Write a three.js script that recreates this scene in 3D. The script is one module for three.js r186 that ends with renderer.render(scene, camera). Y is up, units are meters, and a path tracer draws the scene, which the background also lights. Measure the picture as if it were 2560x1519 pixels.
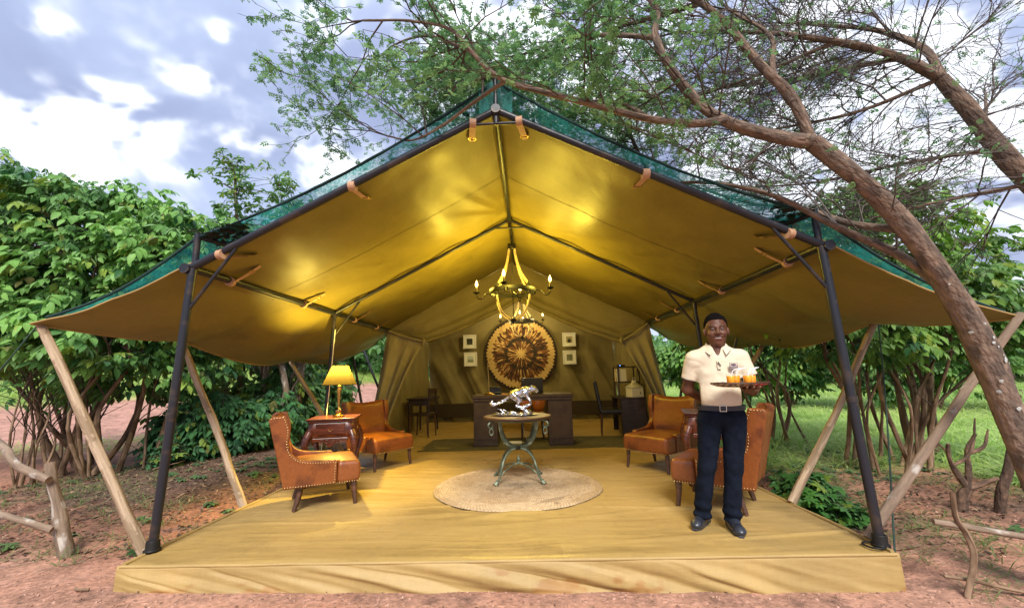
import * as THREE from 'three';
import { RoundedBoxGeometry } from 'three/addons/geometries/RoundedBoxGeometry.js';
import { mergeGeometries } from 'three/addons/utils/BufferGeometryUtils.js';

// ------------------------------------------------------------------ camera, sky, sun, exposure
const scene = new THREE.Scene();
const D2R = Math.PI / 180;
const FLOOR = 0.27;                                             // top of the tent platform above the ground
const camera = new THREE.PerspectiveCamera(71.22, 1024 / 607, 0.05, 400);
camera.position.set(0.21, FLOOR + 1.24, 0);
camera.rotation.order = 'YXZ';
camera.rotation.set(9.45 * D2R, 2.0 * D2R, -1.5 * D2R);
const renderer = new THREE.WebGLRenderer();
renderer.toneMapping = THREE.LinearToneMapping;
renderer.toneMappingExposure = 1.75;
renderer.shadowMap.enabled = true;

const SUN_DIR = new THREE.Vector3(0.06, 0.78, 0.62).normalize();
const sun = new THREE.DirectionalLight(new THREE.Color(1, 0.94, 0.85), 3.0);
sun.position.copy(SUN_DIR).multiplyScalar(30); sun.target.position.set(0, 0, -5);
sun.castShadow = true; sun.shadow.radius = 40;
Object.assign(sun.shadow.camera, { left: -25, right: 25, top: 25, bottom: -25, near: 1, far: 90 });
sun.shadow.mapSize.set(2048, 2048);
scene.add(sun, sun.target);

// ------------------------------------------------------------------ random numbers and noise
function rng(seed) { let s = seed >>> 0; return () => { s = (s + 0x6D2B79F5) >>> 0; let t = s; t = Math.imul(t ^ (t >>> 15), t | 1); t ^= t + Math.imul(t ^ (t >>> 7), t | 61); return ((t ^ (t >>> 14)) >>> 0) / 4294967296; }; }
const PERM = (() => { const r = rng(77), p = Array.from({ length: 256 }, (_, i) => i); for (let i = 255; i > 0; i--) { const j = Math.floor(r() * (i + 1)); [p[i], p[j]] = [p[j], p[i]]; } return p.concat(p, p); })();
const VALS = (() => { const r = rng(99); return Array.from({ length: 256 }, () => r() * 2 - 1); })();
const sm = (t) => t * t * t * (t * (t * 6 - 15) + 10);
const lerp = (a, b, t) => a + (b - a) * t;
const clamp = (x, a = 0, b = 1) => Math.min(b, Math.max(a, x));
const sstep = (a, b, x) => { const t = clamp((x - a) / (b - a)); return t * t * (3 - 2 * t); };
function n3(x, y, z) {
  const X = Math.floor(x), Y = Math.floor(y), Z = Math.floor(z), u = sm(x - X), v = sm(y - Y), w = sm(z - Z);
  const h = (i, j, k) => VALS[PERM[PERM[PERM[(X + i) & 255] + ((Y + j) & 255)] + ((Z + k) & 255)]];
  return lerp(lerp(lerp(h(0, 0, 0), h(1, 0, 0), u), lerp(h(0, 1, 0), h(1, 1, 0), u), v), lerp(lerp(h(0, 0, 1), h(1, 0, 1), u), lerp(h(0, 1, 1), h(1, 1, 1), u), v), w);
}
function fbm(x, y, z = 0, o = 4) { let s = 0, a = 0.5, f = 1; for (let i = 0; i < o; i++) { s += a * n3(x * f, y * f, z * f + i * 7.3); a *= 0.5; f *= 2.03; } return s; }
// value noise that repeats after px, py cells, for textures that tile
function pn(x, y, px, py, s = 0) {
  const X = Math.floor(x), Y = Math.floor(y), u = sm(x - X), v = sm(y - Y), m = (a, b) => ((a % b) + b) % b;
  const h = (i, j) => VALS[PERM[PERM[m(X + i, px) & 255] + (m(Y + j, py) & 255) + (s & 63)] & 255];
  return lerp(lerp(h(0, 0), h(1, 0), u), lerp(h(0, 1), h(1, 1), u), v);
}
function pfbm(u, v, fx, fy, o = 4, s = 0) { let t = 0, a = 0.5; for (let i = 0; i < o; i++) { t += a * pn(u * fx, v * fy, fx, fy, s + i * 11); a *= 0.5; fx *= 2; fy *= 2; } return t; }

// ------------------------------------------------------------------ sky: one computed texture of broken overcast
{
  const W = 1792, H = 896, data = new Float32Array(W * H * 4);
  // brighter gaps in the cloud cover: [azimuth, elevation, width, height, strength]; azimuth from the tent's axis, to the right
  const GAPS = [[-50, 24, 5, 2.8, 1.5], [-54.5, 23.2, 3, 3, 1.3], [-46, 27.6, 3, 1.3, 0.9], [-46, 25.6, 3.2, 2, 1.3], [-41.5, 31.4, 2.7, 1.2, 1.6], [-36, 26.6, 2.8, 1.7, 1.3], [-31.5, 25.5, 4, 2.2, 1.1], [-24.5, 26, 4, 3.2, 1.2], [-52, 20.6, 5, 2.2, 1.4], [-39.3, 36.5, 1.2, 0.9, 1.2], [-54.4, 30.6, 1.7, 0.9, 1.3], [-52.2, 31.6, 1.5, 0.8, 1.3], [-43.8, 23.9, 1.1, 0.9, 0.8], [-43, 21.7, 2.2, 0.8, 0.8], [-23.6, 38.5, 4.5, 4, 0.75], [-29.7, 36, 2.4, 1.2, 0.6],
    [-6, 40, 9, 9, 0.7], [10, 44, 20, 14, 0.8], [36, 28, 22, 14, 1.2], [50, 12, 20, 9, 1.0], [80, 30, 24, 12, 0.7], [125, 40, 30, 14, 0.6], [-110, 35, 30, 12, 0.8], [175, 30, 40, 14, 0.7]];
  for (let j = 0; j < H; j++) for (let i = 0; i < W; i++) {
    const ph = ((i + 0.5) / W - 0.5) * 2 * Math.PI, el = ((j + 0.5) / H - 0.5) * Math.PI, ce = Math.cos(el);
    if (el < -0.03) { data.set([0.3, 0.24, 0.2, 1], (j * W + i) * 4); continue; }
    const x = Math.cos(ph) * ce, y = Math.sin(el), z = Math.sin(ph) * ce, az = Math.atan2(x, -z) / D2R, e = el / D2R;
    const yy = Math.max(y, 0) + 0.22, px = x / yy, pz = z / yy;               // a cloud sheet seen in perspective
    const wx = 0.06 * fbm(x * 7, y * 7, z * 7 + 3, 2), wy = 0.06 * fbm(x * 7 + 9, y * 7, z * 7, 2), big = fbm(px * 1.5 + 3, pz * 1.5, 1.7, 3), mid = fbm(x * 8 + wx * 12, y * 12 + wy * 12, z * 8, 5), fine = fbm(x * 26 + wx * 20, y * 34 + wy * 20, z * 26, 4);
    let g = 0;
    for (const [ga, ge, gw, gh, gs] of GAPS) { let da = az - ga; if (da > 180) da -= 360; if (da < -180) da += 360; const q = (da / gw) ** 2 + ((e - ge) / gh) ** 2; if (q < 9) g += gs * Math.exp(-q * 0.9); }
    const open = sstep(0.08, 1.5, g * (0.9 + 1.5 * mid + 1.0 * fine) + 0.75 * mid + 0.5 * fine + 0.10) ** 1.3;
    const thin = sstep(-0.35, 0.45, big + 0.35 * mid);
    const rise = 0.92 + 0.9 * sstep(0.56, 1, y);
    let c = [lerp(0.25, 0.35, thin), lerp(0.295, 0.42, thin), lerp(0.46, 0.61, thin)].map((v, k) => lerp(lerp(v, [0.5, 0.52, 0.58][k], 0.7 * sstep(0.6, 0.95, y)), [0.86, 0.90, 0.98][k], open) * rise);
    const low = sstep(14, -2, e); c = c.map((v, k) => lerp(v, [0.56, 0.63, 0.75][k], 0.6 * low));
    if (y < -0.02) c = [0.3, 0.24, 0.2];
    data.set([c[0], c[1], c[2], 1], (j * W + i) * 4);
  }
  const sky = new THREE.DataTexture(data, W, H, THREE.RGBAFormat, THREE.FloatType);
  sky.mapping = THREE.EquirectangularReflectionMapping; sky.magFilter = THREE.LinearFilter; sky.needsUpdate = true;
  scene.background = sky; scene.environment = sky;
}

// ------------------------------------------------------------------ objects: names, labels, parts
const used = new Map();
function numbered(name) { const n = used.get(name) || 0; used.set(name, n + 1); return n ? `${name}_${String(n).padStart(3, '0')}` : name; }
function tag(o, label, category, group, kind) { o.userData.label = label; o.userData.category = category; if (group) o.userData.group = group; else delete o.userData.group; if (kind) o.userData.kind = kind; return o; }
function thing(name, label, category, [x, y, z] = [0, 0, 0], turn = 0, group) { const o = new THREE.Group(); o.name = numbered(name); o.position.set(x, y, z); o.rotation.y = turn; scene.add(o); return tag(o, label, category, group); }
function part(name, geo, mat, parent, extra = {}) {
  const m = new THREE.Mesh(Array.isArray(geo) ? M(...geo) : geo, mat); m.name = name; m.castShadow = m.receiveShadow = true; Object.assign(m.userData, extra); parent.add(m); return m;
}
function single(name, geo, mat, label, category, group) { const m = part(numbered(name), geo, mat, scene); return tag(m, label, category, group); }
function struct(name, geo, mat) { const m = part(numbered(name), geo, mat, scene); m.userData.kind = 'structure'; return m; }
function copyOf(root, label, [x, y, z], turn = 0, group) { const c = root.clone(); c.name = numbered(root.name.replace(/_\d{3}$/, '')); c.userData = { ...root.userData }; c.position.set(x, y, z); c.rotation.set(0, turn, 0); scene.add(c); tag(c, label, root.userData.category, group); return c; }

// ------------------------------------------------------------------ geometry helpers
const V = (x, y, z) => new THREE.Vector3(x, y, z);
function M(...list) {
  const gs = list.flat(3).filter(Boolean).map((g) => {
    const q = g.index ? g.toNonIndexed() : g.clone();
    for (const k of Object.keys(q.attributes)) if (!['position', 'normal', 'uv', 'color'].includes(k)) q.deleteAttribute(k);
    if (!q.attributes.normal) q.computeVertexNormals();
    if (!q.attributes.uv) q.setAttribute('uv', new THREE.BufferAttribute(new Float32Array(q.attributes.position.count * 2), 2));
    q.morphAttributes = {}; return q;
  });
  if (gs.some((g) => g.attributes.color)) for (const g of gs) if (!g.attributes.color) g.setAttribute('color', new THREE.BufferAttribute(new Float32Array(g.attributes.position.count * 3).fill(1), 3));
  const r = mergeGeometries(gs, false); r.clearGroups(); return r;
}
// uv in metres from the dominant axis of each face
function boxUV(g0, s = 1) {
  const g = g0.index ? g0.toNonIndexed() : g0, p = g.attributes.position, uv = new Float32Array(p.count * 2), a = V(), b = V(), c = V();
  for (let i = 0; i < p.count; i += 3) {
    a.fromBufferAttribute(p, i); b.fromBufferAttribute(p, i + 1); c.fromBufferAttribute(p, i + 2);
    const n = b.clone().sub(a).cross(c.clone().sub(a)), ax = Math.abs(n.x), ay = Math.abs(n.y), az = Math.abs(n.z);
    [a, b, c].forEach((q, k) => { const [u, v] = ax > ay && ax > az ? [q.z, q.y] : ay > az ? [q.x, q.z] : [q.x, q.y]; uv[(i + k) * 2] = u * s; uv[(i + k) * 2 + 1] = v * s; });
  }
  g.setAttribute('uv', new THREE.BufferAttribute(uv, 2)); return g;
}
const box = (w, h, d, x = 0, y = 0, z = 0, r = 0.006, seg = 2) => boxUV(new RoundedBoxGeometry(w, h, d, seg, Math.min(r, w * 0.49, h * 0.49, d * 0.49)).translate(x, y, z));
// a sheet from a function of u and v
function sheet(nu, nv, fn, su = 1, sv = 1) {
  const pos = [], uv = [], idx = [];
  for (let j = 0; j <= nv; j++) for (let i = 0; i <= nu; i++) { const u = i / nu, v = j / nv; pos.push(...fn(u, v)); uv.push(u * su, v * sv); }
  for (let j = 0; j < nv; j++) for (let i = 0; i < nu; i++) { const a = j * (nu + 1) + i; idx.push(a, a + 1, a + nu + 2, a, a + nu + 2, a + nu + 1); }
  const g = new THREE.BufferGeometry(); g.setAttribute('position', new THREE.Float32BufferAttribute(pos, 3)); g.setAttribute('uv', new THREE.Float32BufferAttribute(uv, 2)); g.setIndex(idx); g.computeVertexNormals(); return g;
}
function spline(pts, n) { const c = new THREE.CatmullRomCurve3(pts.map((p) => (Array.isArray(p) ? V(...p) : p)), false, 'centripetal'); return Array.from({ length: n + 1 }, (_, i) => c.getPoint(i / n)); }
// a tapered tube along points; radii is a number, an array or a function of t; wob makes it uneven
function tube(pts, radii, sides = 6, { cap = true, wob = 0, seed = 0, uvs = 1 } = {}) {
  pts = pts.map((p) => (Array.isArray(p) ? V(...p) : p)); const n = pts.length, pos = [], uv = [], idx = [], nrm = [];
  let N = null, len = 0;
  const rad = (t) => (typeof radii === 'function' ? radii(t) : Array.isArray(radii) ? (() => { const f = t * (radii.length - 1), k = Math.min(radii.length - 2, Math.floor(f)); return lerp(radii[k], radii[k + 1], f - k); })() : radii);
  for (let i = 0; i < n; i++) {
    const T = pts[Math.min(n - 1, i + 1)].clone().sub(pts[Math.max(0, i - 1)]).normalize();
    if (!N) N = Math.abs(T.y) < 0.9 ? V(0, 1, 0).cross(T).normalize() : V(1, 0, 0).cross(T).normalize();
    N.addScaledVector(T, -N.dot(T)).normalize(); const B = T.clone().cross(N);
    if (i) len += pts[i].distanceTo(pts[i - 1]);
    const r0 = rad(i / (n - 1));
    for (let k = 0; k <= sides; k++) {
      const a = (k % sides) / sides * Math.PI * 2, d = N.clone().multiplyScalar(Math.cos(a)).addScaledVector(B, Math.sin(a));
      const r = r0 * (1 + (wob ? wob * n3(Math.cos(a) * 1.3 + seed, len * 3.5 / (r0 * 12 + 0.3), Math.sin(a) * 1.3 + seed) : 0));
      pos.push(pts[i].x + d.x * r, pts[i].y + d.y * r, pts[i].z + d.z * r); nrm.push(d.x, d.y, d.z); uv.push(k / sides * Math.max(0.02, 2 * Math.PI * rad(0)) * uvs, len * uvs);
    }
  }
  for (let i = 0; i < n - 1; i++) for (let k = 0; k < sides; k++) { const a = i * (sides + 1) + k, b = a + sides + 1; idx.push(a, a + 1, b + 1, a, b + 1, b); }
  if (cap) for (const [row, flip] of [[0, 1], [n - 1, 0]]) {
    const c = pos.length / 3, T = row ? pts[n - 1].clone().sub(pts[n - 2]) : pts[0].clone().sub(pts[1]); T.normalize();
    pos.push(...pts[row].toArray()); nrm.push(T.x, T.y, T.z); uv.push(0, 0);
    for (let k = 0; k <= sides; k++) { const s = (row * (sides + 1) + k) * 3; pos.push(pos[s], pos[s + 1], pos[s + 2]); nrm.push(T.x, T.y, T.z); uv.push(0.01 * k, 0); }
    for (let k = 0; k < sides; k++) flip ? idx.push(c, c + 2 + k, c + 1 + k) : idx.push(c, c + 1 + k, c + 2 + k);
  }
  const g = new THREE.BufferGeometry(); g.setAttribute('position', new THREE.Float32BufferAttribute(pos, 3)); g.setAttribute('normal', new THREE.Float32BufferAttribute(nrm, 3)); g.setAttribute('uv', new THREE.Float32BufferAttribute(uv, 2)); g.setIndex(idx);
  if (wob) g.computeVertexNormals();
  return g;
}
const pipe = (a, b, r, sides = 12) => tube([a, b], r, sides);
const lathe = (prof, seg = 24) => new THREE.LatheGeometry(prof.map(([r, y]) => new THREE.Vector2(r, y)), seg);
function extrude(pts, depth, bevel = 0.01, seg = 2, curve = 8) { const s = new THREE.Shape(pts.map(([x, y]) => new THREE.Vector2(x, y))); const g = new THREE.ExtrudeGeometry(s, { depth: depth - 2 * bevel, bevelEnabled: bevel > 0, bevelThickness: bevel, bevelSize: bevel * 0.9, bevelOffset: -bevel * 0.9, bevelSegments: seg, curveSegments: curve }); g.translate(0, 0, -depth / 2 + bevel); return g; }
function warp(g, fn) { const p = g.attributes.position; for (let i = 0; i < p.count; i++) { const q = fn(p.getX(i), p.getY(i), p.getZ(i)); p.setXYZ(i, ...q); } g.computeVertexNormals(); return g; }
// smooth surface of a distance field (surface nets); field is negative inside
function nets(f, [x0, y0, z0], [x1, y1, z1], h, colour) {
  const nx = Math.ceil((x1 - x0) / h) + 1, ny = Math.ceil((y1 - y0) / h) + 1, nz = Math.ceil((z1 - z0) / h) + 1, F = new Float32Array(nx * ny * nz), id = (i, j, k) => i + nx * (j + ny * k);
  for (let k = 0; k < nz; k++) for (let j = 0; j < ny; j++) for (let i = 0; i < nx; i++) F[id(i, j, k)] = f(x0 + i * h, y0 + j * h, z0 + k * h);
  const at = new Int32Array(nx * ny * nz).fill(-1), pos = [], idx = [];
  for (let k = 0; k < nz - 1; k++) for (let j = 0; j < ny - 1; j++) for (let i = 0; i < nx - 1; i++) {
    let sx = 0, sy = 0, sz = 0, n = 0; const c = [];
    for (let q = 0; q < 8; q++) c.push(F[id(i + (q & 1), j + ((q >> 1) & 1), k + (q >> 2))]);
    for (let a = 0; a < 8; a++) for (let d = 1; d < 8; d <<= 1) { if (a & d) continue; const b = a | d; if ((c[a] < 0) === (c[b] < 0)) continue; const t = c[a] / (c[a] - c[b]); sx += (a & 1) + (d === 1 ? t : 0); sy += ((a >> 1) & 1) + (d === 2 ? t : 0); sz += (a >> 2) + (d === 4 ? t : 0); n++; }
    if (n) { at[id(i, j, k)] = pos.length / 3; pos.push(x0 + (i + sx / n) * h, y0 + (j + sy / n) * h, z0 + (k + sz / n) * h); }
  }
  const quad = (a, b, c, d, fl) => { if (a < 0 || b < 0 || c < 0 || d < 0) return; fl ? idx.push(a, b, c, a, c, d) : idx.push(a, c, b, a, d, c); };
  for (let k = 1; k < nz - 1; k++) for (let j = 1; j < ny - 1; j++) for (let i = 1; i < nx - 1; i++) {
    const s = F[id(i, j, k)] < 0;
    if (s !== (F[id(i + 1, j, k)] < 0)) quad(at[id(i, j - 1, k - 1)], at[id(i, j, k - 1)], at[id(i, j, k)], at[id(i, j - 1, k)], s);
    if (s !== (F[id(i, j + 1, k)] < 0)) quad(at[id(i - 1, j, k - 1)], at[id(i - 1, j, k)], at[id(i, j, k)], at[id(i, j, k - 1)], s);
    if (s !== (F[id(i, j, k + 1)] < 0)) quad(at[id(i - 1, j - 1, k)], at[id(i, j - 1, k)], at[id(i, j, k)], at[id(i - 1, j, k)], s);
  }
  const nrm = [], e = h * 0.4, col = [], uv = [];
  for (let i = 0; i < pos.length; i += 3) {
    const [x, y, z] = [pos[i], pos[i + 1], pos[i + 2]], d = V(f(x + e, y, z) - f(x - e, y, z), f(x, y + e, z) - f(x, y - e, z), f(x, y, z + e) - f(x, y, z - e)).normalize();
    nrm.push(d.x, d.y, d.z); uv.push(Math.abs(d.x) > Math.abs(d.z) ? z : x, y); if (colour) col.push(...colour(x, y, z));
  }
  const g = new THREE.BufferGeometry(); g.setAttribute('position', new THREE.Float32BufferAttribute(pos, 3)); g.setAttribute('normal', new THREE.Float32BufferAttribute(nrm, 3)); g.setAttribute('uv', new THREE.Float32BufferAttribute(uv, 2));
  if (colour) g.setAttribute('color', new THREE.Float32BufferAttribute(col, 3)); g.setIndex(idx); return g;
}
const smin = (a, b, k) => { const h = clamp(0.5 + 0.5 * (b - a) / k); return lerp(b, a, h) - k * h * (1 - h); };
function cone(x, y, z, a, b, ra, rb) { const dx = b[0] - a[0], dy = b[1] - a[1], dz = b[2] - a[2], px = x - a[0], py = y - a[1], pz = z - a[2], t = clamp((px * dx + py * dy + pz * dz) / (dx * dx + dy * dy + dz * dz || 1)); return Math.hypot(px - dx * t, py - dy * t, pz - dz * t) - lerp(ra, rb, t); }
function ell(x, y, z, c, r) { const a = (x - c[0]) / r[0], b = (y - c[1]) / r[1], d = (z - c[2]) / r[2], k0 = Math.hypot(a, b, d), k1 = Math.hypot(a / r[0], b / r[1], d / r[2]); return k1 < 1e-6 ? -Math.min(...r) : k0 * (k0 - 1) / k1; }

// ------------------------------------------------------------------ textures and materials
function tex(w, h, fn, { srgb = true, rep = [1, 1] } = {}) {
  const d = new Uint8Array(w * h * 4), enc = (v) => { v = clamp(v); return Math.round(255 * (srgb ? (v <= 0.0031308 ? 12.92 * v : 1.055 * v ** (1 / 2.4) - 0.055) : v)); };
  for (let j = 0; j < h; j++) for (let i = 0; i < w; i++) { const c = fn((i + 0.5) / w, (j + 0.5) / h); const q = Array.isArray(c) ? c : [c, c, c]; d.set([enc(q[0]), enc(q[1]), enc(q[2]), q[3] === undefined ? 255 : Math.round(255 * clamp(q[3]))], (j * w + i) * 4); }
  const t = new THREE.DataTexture(d, w, h, THREE.RGBAFormat); t.wrapS = t.wrapT = THREE.RepeatWrapping; t.magFilter = THREE.LinearFilter; t.minFilter = THREE.LinearMipmapLinearFilter; t.generateMipmaps = true; if (srgb) t.colorSpace = THREE.SRGBColorSpace; t.repeat.set(...rep); t.needsUpdate = true; return t;
}
const mul = (c, k) => c.map((v) => v * k);
const mix = (a, b, t) => a.map((v, i) => lerp(v, b[i], t));
const lin = (r, g, b) => new THREE.Color().setRGB(r, g, b);
const std = (c, roughness = 0.8, o = {}) => new THREE.MeshStandardMaterial({ color: c ? lin(...c) : 0xffffff, roughness, side: THREE.DoubleSide, ...o });
const phys = (c, roughness = 0.8, o = {}) => new THREE.MeshPhysicalMaterial({ color: c ? lin(...c) : 0xffffff, roughness, side: THREE.DoubleSide, ...o });

// woven canvas: threads, slubs, faint stains (no large pattern that would show as a repeat)
const weave = tex(512, 512, (u, v) => 0.5 + 0.22 * pfbm(u, v, 128, 24, 2, 3) + 0.22 * pfbm(u, v, 24, 128, 2, 9) + 0.35 * pfbm(u, v, 6, 6, 4, 1), { srgb: false });
function canvasMap(c, amount, s) { return tex(512, 512, (u, v) => { const a = pfbm(u, v, 5, 5, 5, s), t = pfbm(u, v, 96, 20, 2, s + 5) + pfbm(u, v, 20, 96, 2, s + 7), st = sstep(0.18, 0.42, pfbm(u, v, 4, 4, 5, s + 20)); return mul(mix(c, [c[0] * 0.78, c[1] * 0.74, c[2] * 0.72], st * 0.5), 1 + amount * a + 0.05 * t); }); }
const roofCanvas = phys(null, 0.43, { map: canvasMap([0.205, 0.160, 0.036], 0.22, 2), bumpMap: weave, bumpScale: 0.0015, specularIntensity: 0.55 });
roofCanvas.map.repeat.set(0.55, 0.55);
const wallCanvas = std(null, 0.75, { map: canvasMap([0.19, 0.155, 0.064], 0.22, 31), bumpMap: weave, bumpScale: 0.002 });
wallCanvas.map.repeat.set(0.55, 0.55);
const curtainCanvas = std(null, 0.8, { map: canvasMap([0.29, 0.245, 0.12], 0.22, 47), bumpMap: weave, bumpScale: 0.002 }); curtainCanvas.map.repeat.set(0.55, 0.55);
const floorMap = tex(1024, 1024, (u, v) => { const c = [0.375, 0.25, 0.086], a = pfbm(u, v, 4, 5, 6, 4), d = sstep(0.12, 0.4, pfbm(u, v, 5, 7, 5, 50)), sp = sstep(0.3, 0.42, pfbm(u, v, 40, 40, 3, 60)); return mul(mix(c, [0.285, 0.19, 0.07], 0.3 * d + 0.3 * sp), 1 + 0.14 * a + 0.05 * pfbm(u, v, 110, 110, 2, 9)); });
floorMap.repeat.set(0.3, 0.3);
const floorBump = tex(1024, 1024, (u, v) => { const r = (s, fx, fy) => 1 - Math.abs(pfbm(u + 0.05 * pfbm(u, v, 3, 3, 3, 8), v + 0.03 * pfbm(u, v, 4, 4, 3, s), fx, fy, 3, s)) * 2.6; return 0.5 * r(2, 3, 22) + 0.35 * r(12, 5, 14) * sstep(-0.1, 0.3, pfbm(u, v, 3, 3, 2, 40)) + 0.15 * (0.5 + pfbm(u, v, 60, 60, 2, 4)); }, { srgb: false });
floorBump.repeat.set(0.34, 0.34);
const floorRough = tex(512, 512, (u, v) => 0.58 + 0.5 * pfbm(u, v, 5, 6, 5, 23), { srgb: false }); floorRough.repeat.set(0.3, 0.3);
const floorCanvas = phys(null, 1.0, { map: floorMap, bumpMap: floorBump, bumpScale: 0.006, roughnessMap: floorRough, specularIntensity: 0.9 });
const skirtCanvas = std(null, 0.6, { map: canvasMap([0.36, 0.243, 0.086], 0.2, 14), bumpMap: weave, bumpScale: 0.002 });
skirtCanvas.map.repeat.set(0.5, 0.5);

const woodMap = (c1, c2, s, fx = 4, fy = 60, gx = 8, gy = 130) => tex(512, 512, (u, v) => { const w = pfbm(u, v, fx, fx, 3, s) * 0.15, g = pfbm(u, v + w, fx, fy, 4, s + 3); return mul(mix(c1, c2, sstep(-0.25, 0.3, g)), 1 + 0.3 * pfbm(u, v, gx, gy, 2, s)); });
const mahogany = phys(null, 0.32, { map: woodMap([0.075, 0.018, 0.008], [0.17, 0.045, 0.018], 3), clearcoat: 0.35, clearcoatRoughness: 0.2 });
const legWood = phys(null, 0.42, { map: woodMap([0.06, 0.026, 0.015], [0.12, 0.05, 0.027], 17), clearcoat: 0.2, clearcoatRoughness: 0.3 });
const darkWood = phys(null, 0.4, { map: woodMap([0.02, 0.012, 0.009], [0.042, 0.024, 0.017], 21), clearcoat: 0.2 });
const deskLeather = std(null, 0.55, { map: tex(256, 256, (u, v) => mul([0.05, 0.03, 0.024], 1 + 0.5 * pfbm(u, v, 12, 12, 5, 3) + 0.3 * pfbm(u, v, 80, 80, 2, 5))) });
const leatherMap = tex(512, 512, (u, v) => { const a = pfbm(u, v, 5, 5, 5, 7), k = pfbm(u, v, 50, 50, 3, 30); return mul(mix([0.235, 0.068, 0.014], [0.125, 0.033, 0.009], sstep(-0.05, 0.35, a)), 1 + 0.22 * k); });
const leather = phys(null, 0.38, { map: leatherMap, bumpMap: tex(256, 256, (u, v) => 0.5 + 0.5 * pfbm(u, v, 40, 40, 3, 4), { srgb: false }), bumpScale: 0.0015, clearcoat: 0.15, clearcoatRoughness: 0.35 });
const pipeSteel = phys(null, 0.38, { map: tex(256, 256, (u, v) => mix([0.022, 0.024, 0.032], [0.055, 0.042, 0.036], sstep(0.05, 0.4, pfbm(u, v, 6, 10, 5, 5)))), metalness: 0.35 });
const brass = std([0.55, 0.36, 0.12], 0.3, { metalness: 1 });
const nailBrass = std([0.62, 0.47, 0.25], 0.32, { metalness: 1 });
const chrome = std([0.66, 0.68, 0.72], 0.2, { metalness: 1 });
const blackIron = phys([0.012, 0.011, 0.010], 0.55, { specularIntensity: 0.5 });
const poleWood = std(null, 0.85, { map: woodMap([0.25, 0.175, 0.105], [0.43, 0.32, 0.215], 41, 26, 4, 110, 7), bumpMap: tex(256, 256, (u, v) => 0.5 + pfbm(u, v, 20, 5, 4, 3), { srgb: false }), bumpScale: 0.006 });
const greyWood = std(null, 0.9, { map: tex(256, 512, (u, v) => { const b = sstep(0.02, 0.25, pfbm(u, v, 5, 5, 5, 8)); return mul(mix([0.21, 0.15, 0.105], [0.42, 0.375, 0.325], b), 1 + 0.5 * pfbm(u, v, 60, 8, 3, 2)); }), bumpMap: tex(256, 256, (u, v) => 0.5 + pfbm(u, v, 18, 6, 5, 3), { srgb: false }), bumpScale: 0.008 });
const bark = std(null, 0.95, { map: tex(512, 512, (u, v) => { const a = pfbm(u, v, 8, 6, 5, 3), k = pfbm(u, v, 30, 14, 4, 12); return mul(mix([0.185, 0.125, 0.088], [0.10, 0.070, 0.053], sstep(-0.12, 0.22, a + 0.4 * k)), 1 + 0.7 * k); }), bumpMap: tex(512, 512, (u, v) => 0.5 + 0.9 * pfbm(u, v, 22, 14, 5, 12), { srgb: false }), bumpScale: 0.012 });
bark.map.repeat.set(1.4, 1.4); bark.bumpMap.repeat.set(1.4, 1.4);
const twigBark = std([0.075, 0.05, 0.04], 0.95), greyTwig = std([0.10, 0.08, 0.07], 0.95), stemBark = std(null, 0.95, { map: tex(256, 256, (u, v) => mul(mix([0.12, 0.068, 0.038], [0.26, 0.17, 0.105], sstep(-0.2, 0.3, pfbm(u, v, 6, 5, 5, 4))), 1 + 0.5 * pfbm(u, v, 40, 10, 3, 2))), bumpMap: tex(256, 256, (u, v) => 0.5 + pfbm(u, v, 20, 6, 5, 3), { srgb: false }), bumpScale: 0.01 });
const stumpBark = std(null, 0.95, { map: tex(256, 256, (u, v) => mul(mix([0.075, 0.045, 0.03], [0.17, 0.10, 0.065], sstep(-0.2, 0.3, pfbm(u, v, 9, 6, 5, 14))), 1 + 0.5 * pfbm(u, v, 50, 12, 3, 2))), bumpMap: bark.bumpMap, bumpScale: 0.012 });
const ropeMat = std([0.02, 0.045, 0.035], 0.9), strapLeather = std([0.47, 0.27, 0.16], 0.6);
const leafMat = (c) => phys(c, 0.95, { transmission: 0.42, thickness: 0, ior: 1.35, specularIntensity: 0.5, clearcoat: 0.45, clearcoatRoughness: 0.42 });

// ================================================================== the ground
function groundY(x, z) {
  const d = Math.hypot(x, z + 4);
  let h = 0.085 - 0.013 * clamp(x, -2.6, 3);
  h += 0.05 * fbm(x * 0.6, z * 0.6, 2, 4) * sstep(2.4, 4, Math.abs(x) + (z > -2.6 ? 3 : 0));
  h += 0.20 * Math.exp(-(((x + 4.6) / 1.3) ** 2 + ((z + 7.6) / 2.6) ** 2));           // the low earth bank left of the tent
  h += sstep(10, 46, d) * (x < 0 ? 3.4 * sstep(8, -14, x + 4) : 0.35) + sstep(30, 110, d) * 3.5;
  const inside = sstep(3.1, 2.6, Math.abs(x)) * sstep(-3.0, -3.6, z);
  return lerp(h, Math.min(h, 0.0), inside);
}
const ROAD = [[-26, -4], [-15, -10.5], [-11.5, -18], [-7.5, -26], [0, -36]];
function roadD(x, z) { let m = 1e9; for (let i = 0; i < ROAD.length - 1; i++) { const [ax, az] = ROAD[i], [bx, bz] = ROAD[i + 1], t = clamp(((x - ax) * (bx - ax) + (z - az) * (bz - az)) / ((bx - ax) ** 2 + (bz - az) ** 2)); m = Math.min(m, Math.hypot(x - lerp(ax, bx, t), z - lerp(az, bz, t)) / lerp(4.6, 3.0, (i + t) / 4)); } return m; }
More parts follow.
